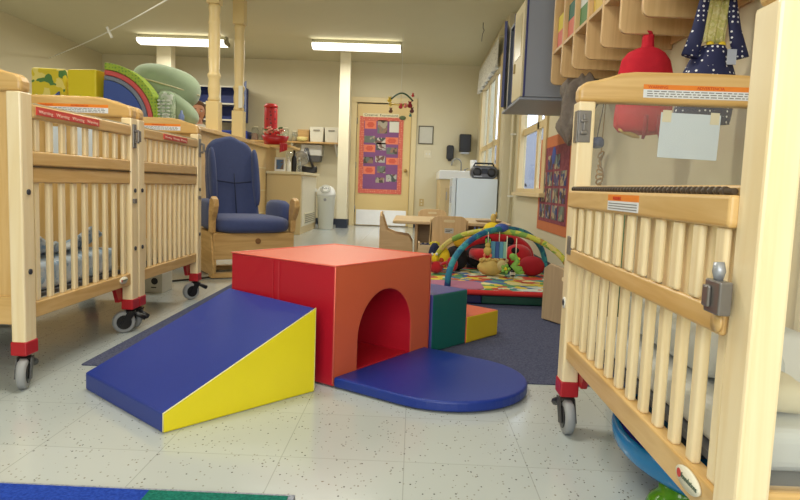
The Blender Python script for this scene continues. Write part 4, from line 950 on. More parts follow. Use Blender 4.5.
m = MB(); m.ball((.545, 4.38, .146), (.09, .06, .055), n=18, lump=.05); m.build('body', BEI, t)
m = MB(); m.ball((.62, 4.34, .165), (.04, .035, .038), n=14); m.ball((.62, 4.31, .155), (.016, .014, .012), n=8)
for sx in (-1, 1): m.ball((.62+sx*.03, 4.35, .20), (.012, .008, .012), n=8)
m.build('head', plain('cream_plush', rgb(214, 196, 140), .95), t)
m = MB()
for i in range(8): m.ball((.475+.02*i, 4.36, .195+.006*(i % 2)), .015, n=8)
m.build('mane', BEI, t)
t = thing('zebra_toy', 'little black and white plush paw toy beside the beige plush', 'plush toy', (.625, 4.3, .089))
m = MB(); m.ball((.68, 4.27, .118), (.02, .018, .028), WHITE, n=10); m.ball((.68, 4.262, .14), (.016, .014, .008), BLACK, n=8); m.ball((.68, 4.258, .11), (.017, .015, .007), BLACK, n=8); m.build('body', None, t)
# bee: long yellow face, dark body
t = thing('bee_plush', 'big plush bee with an oval yellow face and red cheek beside the gym', 'plush toy', (.28, 4.55, .089))
m = MB(); m.ball((.32, 4.60, .178), (.085, .09, .088), n=22, pw=.9); m.build('body', BPL, t)
m = MB(); m.ball((.222, 4.50, .195), (.048, .03, .075), n=18, R=Matrix.Rotation(radians(-8), 3, 'Y')); hd = m.build('face', YPL, t)
m = MB(); m.ball((.21, 4.472, .17), (.018, .008, .02), n=10); m.build('cheek', plain('brown_red', rgb(176, 64, 34), .9), hd)
m = MB(); m.ball((.285, 4.47, .145), (.042, .04, .055), n=16); m.build('red_sleeve', RPL, t)
for i, (x, y, z, r, c, nm, lb) in enumerate(((.335, 4.58, .30, .042, (222, 178, 40), 'plush_ball', 'round golden yellow plush ball on top of the black bee'), (.405, 4.66, .315, .034, (226, 170, 84), 'plush_ball', 'smaller orange-yellow plush ball right of the golden one'))):
    t = thing(nm, lb, 'plush toy', (x, y, z-r), 0, 'yellow plush balls')
    m = MB(); m.ball((x, y, z), r, n=18, lump=.02); m.build('ball', plain('pb%d' % i, rgb(*c), .9), t)
t = thing('blue_plush', 'small blue plush toy between the yellow balls and the yellow dome', 'plush toy', (.475, 4.74, .32))
m = MB(); m.ball((.475, 4.74, .345), (.034, .03, .03), n=12, lump=.06); m.ball((.49, 4.73, .38), (.008, .008, .02), n=8); m.ball((.46, 4.73, .38), (.008, .008, .022), n=8); m.build('body', plain('slate_blue_plush', rgb(84, 100, 150), .9), t)
t = thing('yellow_dome_toy', 'bright yellow domed plush toy topping the pile of toys', 'plush toy', (.60, 4.8, .355))
m = MB(); m.lathe([(.075, 0), (.075, .03), (.058, .06), (.03, .078), (0, .082)], (.60, 4.80, .355), 'z', 20, sx=1.0); m.build('dome', YPL, t)
m = MB(); m.ball((.60, 4.80, .465), (.022, .02, .035), n=10, lump=.1); m.ball((.62, 4.80, .495), (.008, .008, .02), n=8); m.build('figure', BEI, t)
# little character free plush at the left
t = thing('striped_doll', 'small doll with yellow head and red body lying beside the green foam step', 'plush toy', (.17, 4.40, .089))
m = MB(Matrix.Translation((0, 0, .074))); m.ball((.155, 4.38, .12), (.032, .03, .034), n=12); m.build('head', YPL, t)
m = MB(Matrix.Translation((0, 0, .074))); m.ball((.17, 4.37, .06), (.05, .035, .045), n=12); m.tube([(.14, 4.35, .09), (.10, 4.33, .12), (.09, 4.33, .15)], .009, 8); m.tube([(.2, 4.35, .08), (.24, 4.33, .10)], .011, 8); m.build('body', RPL, t)
m = MB(Matrix.Translation((0, 0, .074))); m.ball((.14, 4.355, .15), (.01, .01, .01), n=8); m.ball((.17, 4.355, .152), (.01, .01, .01), n=8); m.build('eye', WHITE, t)
m = MB(); m.ball((.165, 4.64, .185), (.045, .05, .095), n=14, lump=.03)
t = thing('navy_plush', 'dark navy plush leaning left of the bee face', 'plush toy', (.165, 4.64, .09)); m.build('body', plain('navy_plush', rgb(32, 38, 70), .95), t)

# ---- child table, chairs, toy box
t = thing('activity_table', 'low wooden toddler table in front of the door and fridge', 'table', (.28, 5.75, 0))
m = MB(); m.prism(rr(-.17, .82, 5.32, 6.25, .05), .368, .395, 'z'); m.build('tabletop', table_ply('x'), t, .006)
for x in (.02, .74):
    m = MB(); m.box(x, x+.022, 5.42, 6.15, .009, .368); m.build('end_panel', birch('z'), t, .004)
m = MB(); m.box(.042, .74, 5.9, 5.922, .10, .368); m.build('back_panel', birch('x'), t, .003)
t = thing('toy_tray', 'shallow grey tray lying on the right end of the toddler table', 'tray', (.66, 5.6, .395))
m = MB(); m.lathe([(.10, 0), (.12, .012), (.112, .012), (.1, .004), (0, .004)], (.66, 5.6, .396), 'z', 20); m.build('tray', plain('tray_tan', rgb(150, 124, 90), .5), t)
def kid_chair(lb, loc, rz, label=True):
    t = thing('toddler_chair', lb, 'chair', loc, rz, 'wooden toddler chairs at the table'); M = FR[t.name]
    # local: back at y=0 plane, seat towards +y
    out = rr(-.145, .145, .15, .455, .06, 6, (0, 0, 1, 1)); hole = rr(-.045, .045, .40, .422, .01, 3)
    m = MB(M); m.prism([(-.145, .06), (.145, .06)]+[(.145, .2), (.15, .3), (.145, .38)]+arc((.085, .39), .06, 0, pi/2, 6)+arc((-.085, .39), .06, pi/2, pi, 6)+[(-.15, .3), (-.145, .2)], 0, .016, 'y'); b = m.build('backrest', birch('z'), t, .004)
    m = MB(M); m.prism(hole, -.0015, .0175, 'y'); m.build('hand_slot', plain('slot_light', rgb(226, 206, 160), .6), b)
    m = MB(M); m.box(-.035, .035, -.002, 0, .315, .355); l = m.build('name_label', plain('label_grey', rgb(190, 190, 184), .6), b)
    m = MB(M); m.box(-.028, .024, -.0028, -.002, .338, .343); m.box(-.028, .01, -.0028, -.002, .326, .331); m.build('lettering', DARK, l)
    m = MB(M); m.box(-.13, .13, .016, .27, .195, .211); m.build('seat', birch('x'), t, .004)
    for sx in (-1, 1):
        m = MB(M); m.prism([(0.0, 0), (.06, 0), (.11, .08), (.20, .08), (.235, 0), (.29, 0), (.28, .20), (.25, .255), (.13, .27), (.06, .30), (.02, .42), (0, .42)], sx*.14-.009, sx*.14+.009, 'x'); m.build('side_panel', birch('y'), t, .004)
    return t
kid_chair('toddler chair with a slotted back and small label, back turned to the camera', (.285, 5.02, 0.009), 0)
kid_chair('toddler chair seen from the side at the left end of the table', (-.28, 5.52, 0.009), radians(-90))
kid_chair('toddler chair almost hidden on the far side of the table', (.20, 6.75, 0), radians(180))
t = thing('toy_crate', 'low wooden crate of small toys in front of the slotted toddler chair', 'crate', (.17, 4.8, 0))
X0, X1, Y0, Y1 = .045, .36, 4.80, 4.99
m = MB()
m.box(X0, X1, Y0, Y0+.012, .02, .245); m.box(X0, X1, Y1-.012, Y1, .02, .245); m.box(X0, X0+.012, Y0+.012, Y1-.012, .02, .26); m.box(X1-.012, X1, Y0+.012, Y1-.012, .02, .26); m.box(X0, X1, Y0, Y1, .009, .02)
m.build('crate_body', table_ply('x'), t, .003)
for i, (x, y, z, c, s_, lb) in enumerate(((.10, 4.87, .205, (30, 40, 80), .04, 'dark blue toy block in the wooden crate'), (.17, 4.86, .225, (224, 210, 60), .035, 'yellow toy block lying on top in the wooden crate'), (.25, 4.87, .205, (150, 190, 130), .035, 'pale green toy block in the wooden crate'), (.18, 4.93, .205, (196, 80, 80), .035, 'pinkish red toy block in the wooden crate'))):
    m = MB(Matrix.Translation((x, y, z)) @ Matrix.Rotation(i*.7, 4, 'Z')); m.box(-s_, s_, -s_*.6, s_*.6, 0, s_*1.1)
    m.cyl((-s_*.45, 0, s_*1.1), .01, .006, 'z', 10); m.cyl((s_*.45, 0, s_*1.1), .01, .006, 'z', 10)
    m.build('toy_block', plain('tb%d' % i, rgb(*c), .4), None, .002, loc=(x, y, z), label=lb, cat='toy block', group='toy blocks in the wooden crate')
# small cube chair at the right
t = thing('cube_chair', 'grey-brown wooden cube chair half hidden behind the right crib', 'chair', (.81, 3.13, .009), radians(27))
CCW = wood('weathered_birch', rgb(172, 148, 116), rgb(184, 160, 126), 'z', .5); Mq = FR[t.name]
for x in (0, .30):
    m = MB(Mq); m.prism([(0, 0), (.25, 0), (.25, .27), (.20, .30), (.10, .285), (.05, .25)], x, x+.02, 'x'); m.build('side_panel', CCW, t, .005)
m = MB(Mq); m.box(.02, .30, .03, .235, .14, .158); m.build('seat', CCW, t, .004)
m = MB(Mq); m.box(.02, .30, .232, .248, .01, .27); m.build('backrest', CCW, t, .004)
m = MB(Mq); m.tube([(-.015, .075, .235), (.33, .075, .235)], .012, 10); m.build('front_bar', pale_wood('x'), t)
# ================================================================== CRIBS
BAND = plain('warning_orange', rgb(232, 132, 36), .5); LBLW = plain('label_white', rgb(224, 228, 232), .5); REDL = plain('label_red', rgb(206, 70, 62), .5); INKR = plain('ink_red', rgb(190, 50, 24), .6); INKG = plain('ink_grey', rgb(120, 120, 120), .6)
def fine_lines(m, ox, oy, right, w, rows, h, face, seed=1):
    """rows of tiny print drawn as short strokes; (ox,oy,oz) upper left"""
    pass
def crib(lb, X, s, y0, y1, drop, nsl, side_panels, group, swivel=(0, 0)):
    """front plane x=X, body goes towards s; y0 near post, y1 far outer"""
    D = .64; PW = .062
    t = thing('crib', lb, 'crib', (X+s*D/2, (y0+y1)/2, 0), 0, group)
    def bx(m, a, b, *r, **k):      # a,b = depth from the front plane
        xa, xb = X+s*a, X+s*b; m.box(min(xa, xb), max(xa, xb), *r, **k)
    CW, PWd = crib_wood, pale_wood
    for (d0, yy) in ((0, y1-PW), (0, y0), (D-.045, y1-PW), (D-.045, y0)):
        m = MB(); bx(m, d0, d0+.045, yy, yy+PW, .11, .925); p = m.build('post', PWd('z'), t, .005)
        m = MB(); bx(m, d0-.003, d0+.048, yy-.003, yy+PW+.003, .105, .150); m.build('red_bracket', REDP, p, .004)
        if d0 == 0:
            yb = yy if yy < (y0+y1)/2 else yy+PW
            sg = 1 if yy < (y0+y1)/2 else -1
            m = MB(); m.prism([(yb, .15), (yb+sg*(.0), .215), (yb+sg*.10, .215), (yb+sg*.07, .15)] if False else [(yy+PW*.5, .14), (yy+PW*.5, .214), (yy+PW*.5+sg*.095, .214), (yy+PW*.5+sg*.06, .14)], min(X+s*.046, X+s*.062), max(X+s*.046, X+s*.062), 'x'); m.build('red_gusset', REDP, p)
            for z in (.37, .62):
                if s > 0 and (yy < 1.2 or z > .5): continue
                if s > 0:
                    m = MB(); m.lathe([(.016, 0), (.016, -.002*s), (.010, -.002*s)], (X, yy+PW/2, z), 'x', 16); m.build('bolt_washer', WHITE, p)
                m = MB(); m.lathe([(.009, 0), (.009, -.004*s), (.005, -.0045*s)], (X, yy+PW/2, z), 'x', 12); m.build('bolt_cover', plain('bolt_dark', rgb(50, 52, 60), .4), p)
        # caster
        cx, cy = X+s*(d0+.022), yy+PW/2
        Mr = Matrix.Translation((cx, cy, 0)) @ Matrix.Rotation(radians(swivel[0] if yy > (y0+y1)/2 else swivel[1]), 4, 'Z')
        m = MB(Mr); m.cyl((0, 0, .088), .011, .03, 'z', 10); m.lathe([(.022, .083), (.024, .092), (.018, .100)], (0, 0, 0), 'z', 14)
        for q in (-1, 1): m.prism([(-.045, .035), (-.015, .095), (.02, .095), (-.02, .028)], q*.021-.002, q*.021+.002, 'x')
        c = m.build('caster', BLACK if d0 == 0 and s < 0 else plain('caster_dark', rgb(56, 54, 52), .45), t)
        m = MB(Mr); m.lathe([(.022, -.013), (.040, -.014), (.0475, -.009), (.0475, .009), (.040, .014), (.022, .013)], (0, -.028, .0475), 'x', 26); m.build('wheel', TYRE, c)
        m = MB(Mr); m.cyl((-.0165, -.028, .0475), .031, .033, 'x', 18); m.build('wheel_hub', BLACK, c)
        m = MB(Mr); m.tube([(0, .0, .092), (-s*.012, .035, .075), (-s*.016, .06, .062)], [.008, .010, .012], 8); m.build('brake_lever', BLACK, c)
    # side frames
    ya, yb = y0+PW, y1-PW
    def sideframe(name, d0, th, z0, z1, zb0, zb1, sl_th, mid=True, ysp=None):
        m = MB(); bx(m, d0, d0+th, ya if ysp is None else ysp[0], yb if ysp is None else ysp[1], z1-(zb1-zb0), z1); bx(m, d0, d0+th, ya if ysp is None else ysp[0], yb if ysp is None else ysp[1], z0, z0+(zb1-zb0))
        return m.build(name, CW('y'), t, .004)
    # fixed lower front: bottom rail .214-.265, upper rail .648-.70
    m = MB(); bx(m, .006, .036, ya, yb, .648, .698); m.build('upper_rail', CW('y'), t, .004); m = MB(); bx(m, .006, .036, ya, yb, .214, .265); lf = m.build('lower_side', CW('y'), t, .004)
    ys = [ya+(yb-ya)*(i+.5)/nsl for i in range(nsl)]
    def slats(par, d, z0, z1, mat, w=.026, th=.016):
        for y in ys:
            m = MB(); bx(m, d-th/2, d+th/2, y-w/2, y+w/2, z0, z1); m.build('slat', mat, par, .005, seg=3)
    slats(lf, .021, .264, .649, PWd('z') if s > 0 else PWd('z'))
    # drop gate
    gx = -.004 if drop == 0 else -.006
    ga, gb_ = (ya, yb) if drop == 0 else (.868, y1-.047)
    dz = -drop
    m = MB(); bx(m, gx+.008, gx+.032, ga, gb_, .702, .748) if drop == 0 else bx(m, gx, gx+.011, ga+.008, gb_, .698+dz, .736+dz)
    if drop == 0: bx(m, gx+.004, gx+.036, ga, gb_, .85, .893)
    else: bx(m, gx-.006, gx+.011, ga, gb_, .848+dz, .893+dz)
    g = m.build('drop_gate', CW('y'), t, .006, seg=3)
    z0g, z1g = (.747, .851) if drop == 0 else (.737-drop, .849-drop)
    for y in (ys if drop == 0 else [.897+.0760*i for i in range(12)]):
        w_, th_ = (.026, .016) if drop == 0 else (.030, .017)
        m = MB(); bx(m, gx-.001 if drop else gx+.012, gx+.010 if drop else gx+.028, y-w_/2, y+w_/2, z0g, z1g); m.build('slat', PWd('z') if drop == 0 else pale_wood('z'), g, .005, seg=3)
    if drop == 0:
        m = MB(); bx(m, .002, .03, ga+.002, gb_-.002, .6985, .7015); m.build('groove_strip', plain('dark_groove', rgb(84, 66, 40), .5), t)
        m = MB(); bx(m, .004, .030, ga+.01, gb_-.01, .893, .898); m.build('teething_strip', plain('clear_strip', rgb(206, 196, 160), .25), g)
    else:
        m = MB(); m.tube([(X-s*.001, ga+.01, .689), (X-s*.001, gb_-.02, .689)], .0045, 8)
        for i in range(46):
            y = ga+.04+(gb_-ga-.06)*i/45; m.tube([(X-s*.001, y-.005, .689), (X-s*.001, y+.004, .689)], .0068, 8)
        m.build('spring_strip', plain('dark_spring', rgb(70, 56, 40), .5), g)
        # near end stretch of the rail over the post, latch with lever
        xx = X+s*gx
        m = MB(); m.box(xx-.018, xx, .85, .895, .522, .568); m.box(xx-.023, xx-.018, .872, .892, .530, .560); l = m.build('latch', DSTEEL, t, .004)
        m = MB(); m.tube([(xx-.009, .875, .568), (xx-.009, .875, .580), (xx-.009, .877, .592)], [.006, .009, .007], 10); m.build('lever', plain('lever_grey', rgb(160, 164, 170), .35, metal=.4), l)
        m = MB(); m.lathe([(.015, 0), (.015, -.004), (0, -.005)], (X+s*gx, .885, .508), 'x', 16); m.build('rail_end_cap', CW('y'), g)
    # latch plates on the posts
    yl = y1-PW; m = MB()
    if s > 0:
        bx(m, -.004, .0, yl-.004, yl+.03, .815, .90); bx(m, 0, .034, yl-.004, yl, .815, .90)
        bx(m, .006, .024, yl-.014, yl-.004, .868, .876); bx(m, .006, .024, yl-.014, yl-.004, .836, .846); bx(m, .012, .018, yl-.012, yl-.004, .846, .89)
    else:
        bx(m, -.006, 0, yl+.008, yl+.038, .80, .90); bx(m, -.022, -.006, yl+.014, yl+.03, .82, .832); bx(m, -.022, -.006, yl+.014, yl+.03, .865, .877); bx(m, -.03, -.022, yl+.004, yl+.03, .826, .872)
    m.build('latch_plate', DSTEEL, t, .002)
    m = MB()
    if s > 0: bx(m, -.008, 0, yl-.03, yl+.01, .51, .56)
    else: bx(m, -.008, 0, yl+.006, yl+.036, .565, .585)
    m.build('lower_catch', DSTEEL, t, .002)
    # back side
    m = MB(); bx(m, D-.036, D-.008, ya, yb, .85, .893); m.build('back_top_rail', CW('y'), t, .004); m = MB(); bx(m, D-.036, D-.008, ya, yb, .214, .265); bk = m.build('back_side', CW('y'), t, .004)
    if s > 0 or True: slats(bk, D-.022, .264, .851, PWd('z'))
    # ends
    for k, yc in enumerate((y0+PW/2, y1-PW/2)):
        def ew(u): return (X+s*u)
        prof = [(0, .925), (0, .955), (.006, .968), (.02, .978), (.05, .984), (.08, .992), (.11, 1.003), (.15, 1.008), (D/2, 1.010)]
        top = prof+[(D-u, z) for u, z in prof[::-1][1:]]
        m = MB(); m.prism([(ew(u), z) for u, z in top], yc-.026, yc+.026, 'y'); eb = m.build('end_board', CW('x'), t, .010, seg=3)
        m = MB(); bx(m, .045, D-.045, yc-.014, yc+.014, .20, .29); m.build('end_rail', CW('x'), t, .004)
        pn = {'clear': glass('plexiglass', (.95, .955, .94, 1), .07), 'wood': crib_wood('z')}[side_panels]
        m = MB(); bx(m, .045, D-.045, yc-.004, yc+.004, .29, .925); m.build('end_panel', pn, t)
        # warning label on the camera side of the far board
        if k == 1:
            u0, u1 = (.17, .52) if s > 0 else (.10, .40)
            xs = sorted((ew(u0), ew(u1))); yf = yc-.0262
            zt, zm, zb = (.975, .962, .940)
            m = MB(); m.box(xs[0], xs[1], yf-.0008, yf, zm, zt, BAND); m.box(xs[0], xs[1], yf-.0008, yf, zb, zm, LBLW); wl = m.build('warning_label', None, t)
            for q, wd in enumerate(('WARNING', 'ADVERTENCIA')):
                text('lettering', wd, .011, (xs[0]+.012+q*.13, yf-.0009, zm+.003), (1, 0, 0), (0, 0, 1), INKR, wl)
            m = MB(); random.seed(5)
            for r in range(3):
                x = xs[0]+.01
                while x < xs[1]-.02:
                    w_ = random.uniform(.006, .018); m.box(x, min(x+w_, xs[1]-.006), yf-.0012, yf-.0008, zm-.006-.0062*r, zm-.0035-.0062*r); x += w_+.004
            m.build('fine_print', INKG, wl)
    # mattress support, mattress
    m = MB(); bx(m, .05, D-.05, y0+.05, y1-.05, .262, .276); m.build('mattress_board', plain('support_grey', rgb(96, 98, 104), .6), t)
    return t, g, lf
# left cribs
tA, gA_, lA = crib('wooden rolling crib at the left edge, nearest the camera, light blue sheet', -1.2, -1, 1.94, 2.765, 0, 9, 'wood', 'wooden cribs', (-58, 20))
tB, gB_, lB = crib('wooden rolling crib parked end to end behind the left edge one, by the glider', -1.2, -1, 2.775, 3.60, 0, 11, 'wood', 'wooden cribs', (-40, -100))
tC, gC_, lC = crib('wooden rolling crib on the right with a clear end panel and its gate lowered', .435, 1, .81, 1.822, .209, 12, 'clear', 'wooden cribs')
def tag_label(par, X, s, ya, yb, z0, z1, parent, words):
    xo = X-s*.0; xa = xo-s*.0045
    m = MB(); m.box(min(xo, xa)+0, max(xo, xa), ya, yb, z0, z1); l = m.build('red_label', REDL, parent)
    n_ = len(words)
    for i, wd in enumerate(words):
        y = ya+(yb-ya)*(i+.08)/n_ if s < 0 else yb-(yb-ya)*(i+.08)/n_
        text('lettering', wd, (z1-z0)*.6, (xa-s*.0005, y, z0+.006), (0, 1 if s < 0 else -1, 0), (0, 0, 1), plain('label_cream', rgb(240, 200, 180), .6), l, width=(yb-ya)/n_*.8)
tag_label(tA, -1.2, -1, 2.02, 2.42, .862, .887, gA_, ['Warning', 'Warning', 'Warning', 'Warning'])
tag_label(tB, -1.2, -1, 3.05, 3.36, .862, .887, gB_, ['Warning', 'Warning', 'Warning'])
def badge(X, s, yc, zc, a, b, par):
    xo = X+s*.002
    m = MB(); m.lathe([(1, 0), (1, -s*.004), (0, -s*.0045)], (0, 0, 0), 'x', 28, M=Matrix.Translation((X+s*.0055, yc, zc)) @ Matrix.Diagonal((1, a, b, 1))); bd = m.build('maker_badge', plain('badge_white', rgb(232, 228, 206), .4), par)
    xx = X+s*.0055-s*.0047; sg = -s
    m = MB(); m.lathe([(1, 0), (1, -s*.0006)], (0, 0, 0), 'x', 16, M=Matrix.Translation((xx, yc-sg*a*.66*(1), zc)) @ Matrix.Diagonal((1, a*.17, b*.42, 1))); m.build('red_mark', plain('badge_red', rgb(196, 50, 44), .5), bd)
    text('lettering', 'foundations', b*.75, (xx-s*.0004, yc-sg*a*.44, zc-b*.2), (0, sg, 0), (0, 0, 1), plain('badge_green', rgb(86, 104, 86), .5), bd, width=a*1.3)
badge(.435, 1, .955, .245, .042, .017, lC)
badge(-1.2, -1, 2.63, .245, .034, .015, lA)
# small label on the top rail of the lowered gate
xg = .435-.0122; gz = -.209
m = MB(); m.box(xg-.0008, xg, 1.215, 1.405, .874+gz, .887+gz, BAND); m.box(xg-.0008, xg, 1.215, 1.405, .854+gz-.0, .874+gz, LBLW); wl = m.build('warning_label', None, gC_)
text('lettering', 'WARNING', .011, (xg-.001, 1.37, .876+gz), (0, -1, 0), (0, 0, 1), INKR, wl)
m = MB()
for r in range(3): m.box(xg-.0012, xg-.0008, 1.222, 1.398, .8575+gz+.0052*r, .8592+gz+.0052*r)
m.build('fine_print', INKG, wl)
# mattresses and bedding (lift out: things of their own)
def mattress(lb, X, s, y0, y1, z1, mat, name='crib_mattress'):
    t = thing(name, lb, 'mattress', (X+s*.32, (y0+y1)/2, .277), 0, 'crib mattresses')
    xs = sorted((X+s*.06, X+s*.58)); m = MB(); m.box(xs[0], xs[1], y0+.07, y1-.07, .277, z1); m.build('pad', mat, t, .02, seg=4); return t
PBLUE = patches('blue_sheet', [rgb(176, 196, 216), rgb(190, 206, 222), rgb(150, 178, 206), rgb(206, 216, 226)], 30)
mattress('crib mattress in a light blue printed sheet, in the left edge crib', -1.2, -1, 1.94, 2.765, .375, PBLUE)
mattress('crib mattress in a cream sheet, in the crib beside the glider', -1.2, -1, 2.775, 3.60, .34, plain('cream_sheet', rgb(206, 192, 150), .9, .04, 20))
mattress('crib mattress in a white sheet, in the right crib', .435, 1, .845, 1.825, .345, plain('white_sheet', rgb(222, 226, 228), .9, .03, 16))
t = thing('crib_blanket', 'light blue blanket bunched against the slats of the left edge crib', 'blanket', (-1.30, 2.4, .375))
m = MB(); m.grid(lambda u, v: (-1.30-.10*v+.01*sin(u*22), 2.03+.62*u, .382+.075*(1-v)*(.7+.3*sin(u*9))+.012*sin(u*31)), 40, 8, None, .012); m.build('cloth', PBLUE, t)
t = thing('crib_blanket', 'white blanket folded against the slats in the right crib', 'blanket', (.60, 1.3, .345))
m = MB(); m.ball((.60, 1.36, .392), (.075, .30, .045), n=24, lump=.05, pw=.6); m.build('fold', plain('white_fleece', rgb(214, 220, 224), .95, .03, 30, bump=.4), t)
m = MB(); m.ball((.58, 1.02, .375), (.05, .07, .028), n=18, lump=.06, pw=.7)
t = thing('cream_pillow', 'cream cushion pressed to the near corner slats of the right crib', 'cushion', (.58, 1.02, .346)); m.build('cushion', plain('cream_fleece', rgb(230, 220, 190), .95), t)
# papers taped to the end panels
def sheet(name, lb, x0, x1, y, z0, z1, tilt=0, tapes=True):
    t = thing(name, lb, 'paper', ((x0+x1)/2, y, z0))
    M = Matrix.Translation(((x0+x1)/2, y, (z0+z1)/2)) @ Matrix.Rotation(tilt, 4, 'Y'); w_, h_ = (x1-x0)/2, (z1-z0)/2
    m = MB(M); m.box(-w_, w_, -.0012, 0, -h_, h_); m.build('page', plain('sheet_white', rgb(214, 226, 238), .6, .01), t)
    if tapes:
        for sx in (-1, 1):
            m = MB(M); m.box(sx*(w_-.016)-.012, sx*(w_-.016)+.012, -.0022, -.0012, h_-.026, h_+.006); m.build('tape', plain('tape', rgb(214, 208, 182), .3), t)
sheet('taped_paper', 'blank white sheet taped at two corners to the clear panel of the right crib', .664, .826, 1.789, .782, .904, radians(1.5))
sheet('taped_paper', 'pale sheet taped inside the left edge crib, left one behind the slats', -1.46, -1.36, 2.725, .74, .88, 0, False)
sheet('taped_paper', 'pale sheet taped inside the left edge crib, right one behind the slats', -1.58, -1.49, 2.725, .76, .88, 0, False)

# ================================================================== RIGHT WALL
# cubby unit: vertical dividers with rounded lower corners, one shelf, hooks
CB = birch
Xc0, Xc1 = .81, XW-.002
yd = [4.02-.263*i for i in range(11)]
t = thing('cubby_unit', 'birch wall cubby with rounded dividers above the right crib', 'cubby shelf', (1.0, 3.0, 1.30))
for i, y in enumerate(yd):
    m = MB(); m.prism(rr(Xc0, Xc1, 1.33, 2.12, .03, 6, (1, 0, 0, 0)), y-.009, y+.009, 'y'); m.build('divider', CB('z'), t, .004)
m = MB(); m.box(XW-.012, XW, yd[-1], yd[0], 1.35, 2.12); m.build('back_board', CB('y'), t)
m = MB()
for a, b in zip(yd[1:], yd[:-1]): m.box(Xc0+.004, XW-.012, a+.009, b-.009, 1.51, 1.526)
m.build('shelf_board', CB('y'), t)
m = MB()
for a, b in zip(yd[1:], yd[:-1]): m.box(Xc0+.0, XW-.012, a+.009, b-.009, 2.10, 2.118)
m.build('top_board', CB('y'), t)
for a, b in zip(yd[1:], yd[:-1]):
    m = MB(); yc = (a+b)/2; m.tube([(XW-.012, yc, 1.42), (XW-.04, yc, 1.415), (XW-.055, yc, 1.43), (XW-.055, yc, 1.445)], .004, 6); m.build('coat_hook', DSTEEL, t)
cards = [((226, 206, 60), (222, 120, 110)), ((40, 110, 90), (222, 120, 100)), ((220, 226, 220), (90, 140, 80)), ((50, 70, 150), (220, 190, 90)), ((60, 70, 120), (110, 120, 150)), ((200, 80, 70), (226, 214, 120)), ((90, 150, 90), (60, 90, 160))]
cl = ['yellow and pink card box standing in the farthest cubby', 'dark green and pink card box in the cubby next to the farthest', 'white and leaf green card box in the third cubby from the far end', 'blue and yellow card box in the fourth cubby from the far end', 'dull blue card box in the fifth cubby from the far end', 'red and pale yellow card box in the sixth cubby', 'green and blue card box in the seventh cubby']
for i in range(7):
    a, b = yd[i+1], yd[i]; c1, c2 = cards[i]; x = .835; z = 1.5265
    yc = (a+b)/2+.03; h = .20
    t = thing('card_box', cl[i], 'box', (x+.05, yc, z), 0, 'card boxes in the wall cubbies')
    m = MB(); m.box(x, x+.16, yc-.06, yc+.085, z, z+h*.55); m.build('lower_card', plain('card%da' % i, rgb(*c2), .6, .1, 40), t)
    m = MB(); m.box(x, x+.16, yc-.06, yc+.085, z+h*.55, z+h); m.build('upper_card', plain('card%db' % i, rgb(*c1), .6, .1, 40), t)
    m = MB(); m.lathe([(.03, 0), (.028, -.003), (0, -.004)], (x+.05, yc-.06, z+h*.62), 'y', 10); m.build('printed_figure', plain('card%dc' % i, rgb(*[min(255, int(v*.75+40)) for v in c2]), .6), t)

# grey wall cupboard with blue edges and doors ajar
GP = plain('grey_laminate', rgb(140, 146, 158), .45, .03, 3); BEDG = plain('blue_edge', rgb(36, 44, 110), .4); CRD = plain('cream_door', rgb(208, 194, 152), .45, .03)
t = thing('wall_cupboard', 'grey wall cupboard with navy edges and cream doors, above the window', 'cabinet', (.95, 4.75, 1.28))
m = MB(); m.box(.705, XW-.001, 4.33, 4.352, 1.30, 1.93); m.build('side_panel', GP, t, .003)
m = MB(); m.box(.705, XW-.001, 5.13, 5.152, 1.30, 1.93); m.build('side_panel', GP, t, .003)
m = MB(); m.box(.705, XW-.001, 4.352, 5.13, 1.91, 1.93); m.build('cupboard_top', GP, t)
m = MB(); m.box(XW-.02, XW-.001, 4.352, 5.13, 1.3, 1.91); m.build('back_panel', GP, t)
m = MB(); m.box(.675, XW-.001, 4.34, 5.2, 1.279, 1.30); m.build('bottom_board', GP, t, .005)
m = MB(); m.box(.695, .705, 4.325, 4.356, 1.30, 1.935); m.build('blue_trim', BEDG, t); 
def cdoor(y, ang, w_, nm='cabinet_door'):
    Md = Matrix.Translation((.698, y, 0)) @ Matrix.Rotation(ang, 4, 'Z')
    m = MB(Md); m.box(-.016, 0, 0, w_, 1.305, 1.925); d = m.build(nm, CRD, t, .003)
    m = MB(Md); m.box(-.018, .002, w_, w_+.014, 1.30, 1.93); m.build('blue_edge', BEDG, d)
    m = MB(Md); m.box(-.019, -.016, .06, w_-.06, 1.58, 1.86); m.build('door_inset', plain('inset_cream', rgb(190, 178, 140), .3), d)
    m = MB(Md); m.box(-.024, -.016, w_-.10, w_-.06, 1.50, 1.56); m.build('paper_tag', plain('tag_brown', rgb(160, 140, 90), .6), d)
cdoor(4.357, radians(1), .36)
m = MB(); m.box(.75, .76, 4.73, 5.13, 1.301, 1.909); m.build('navy_interior', BEDG, t)
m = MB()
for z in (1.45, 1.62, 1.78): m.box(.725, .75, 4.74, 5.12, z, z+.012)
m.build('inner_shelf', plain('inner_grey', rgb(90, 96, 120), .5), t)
Md = Matrix.Translation((.698, 5.128, 0)) @ Matrix.Rotation(radians(-14), 4, 'Z')
m = MB(Md); m.box(-.016, 0, -.20, 0, 1.305, 1.925); d = m.build('cabinet_door', CRD, t, .003)
m = MB(Md); m.box(-.018, .002, -.214, -.20, 1.30, 1.93); m.build('blue_edge', BEDG, d)
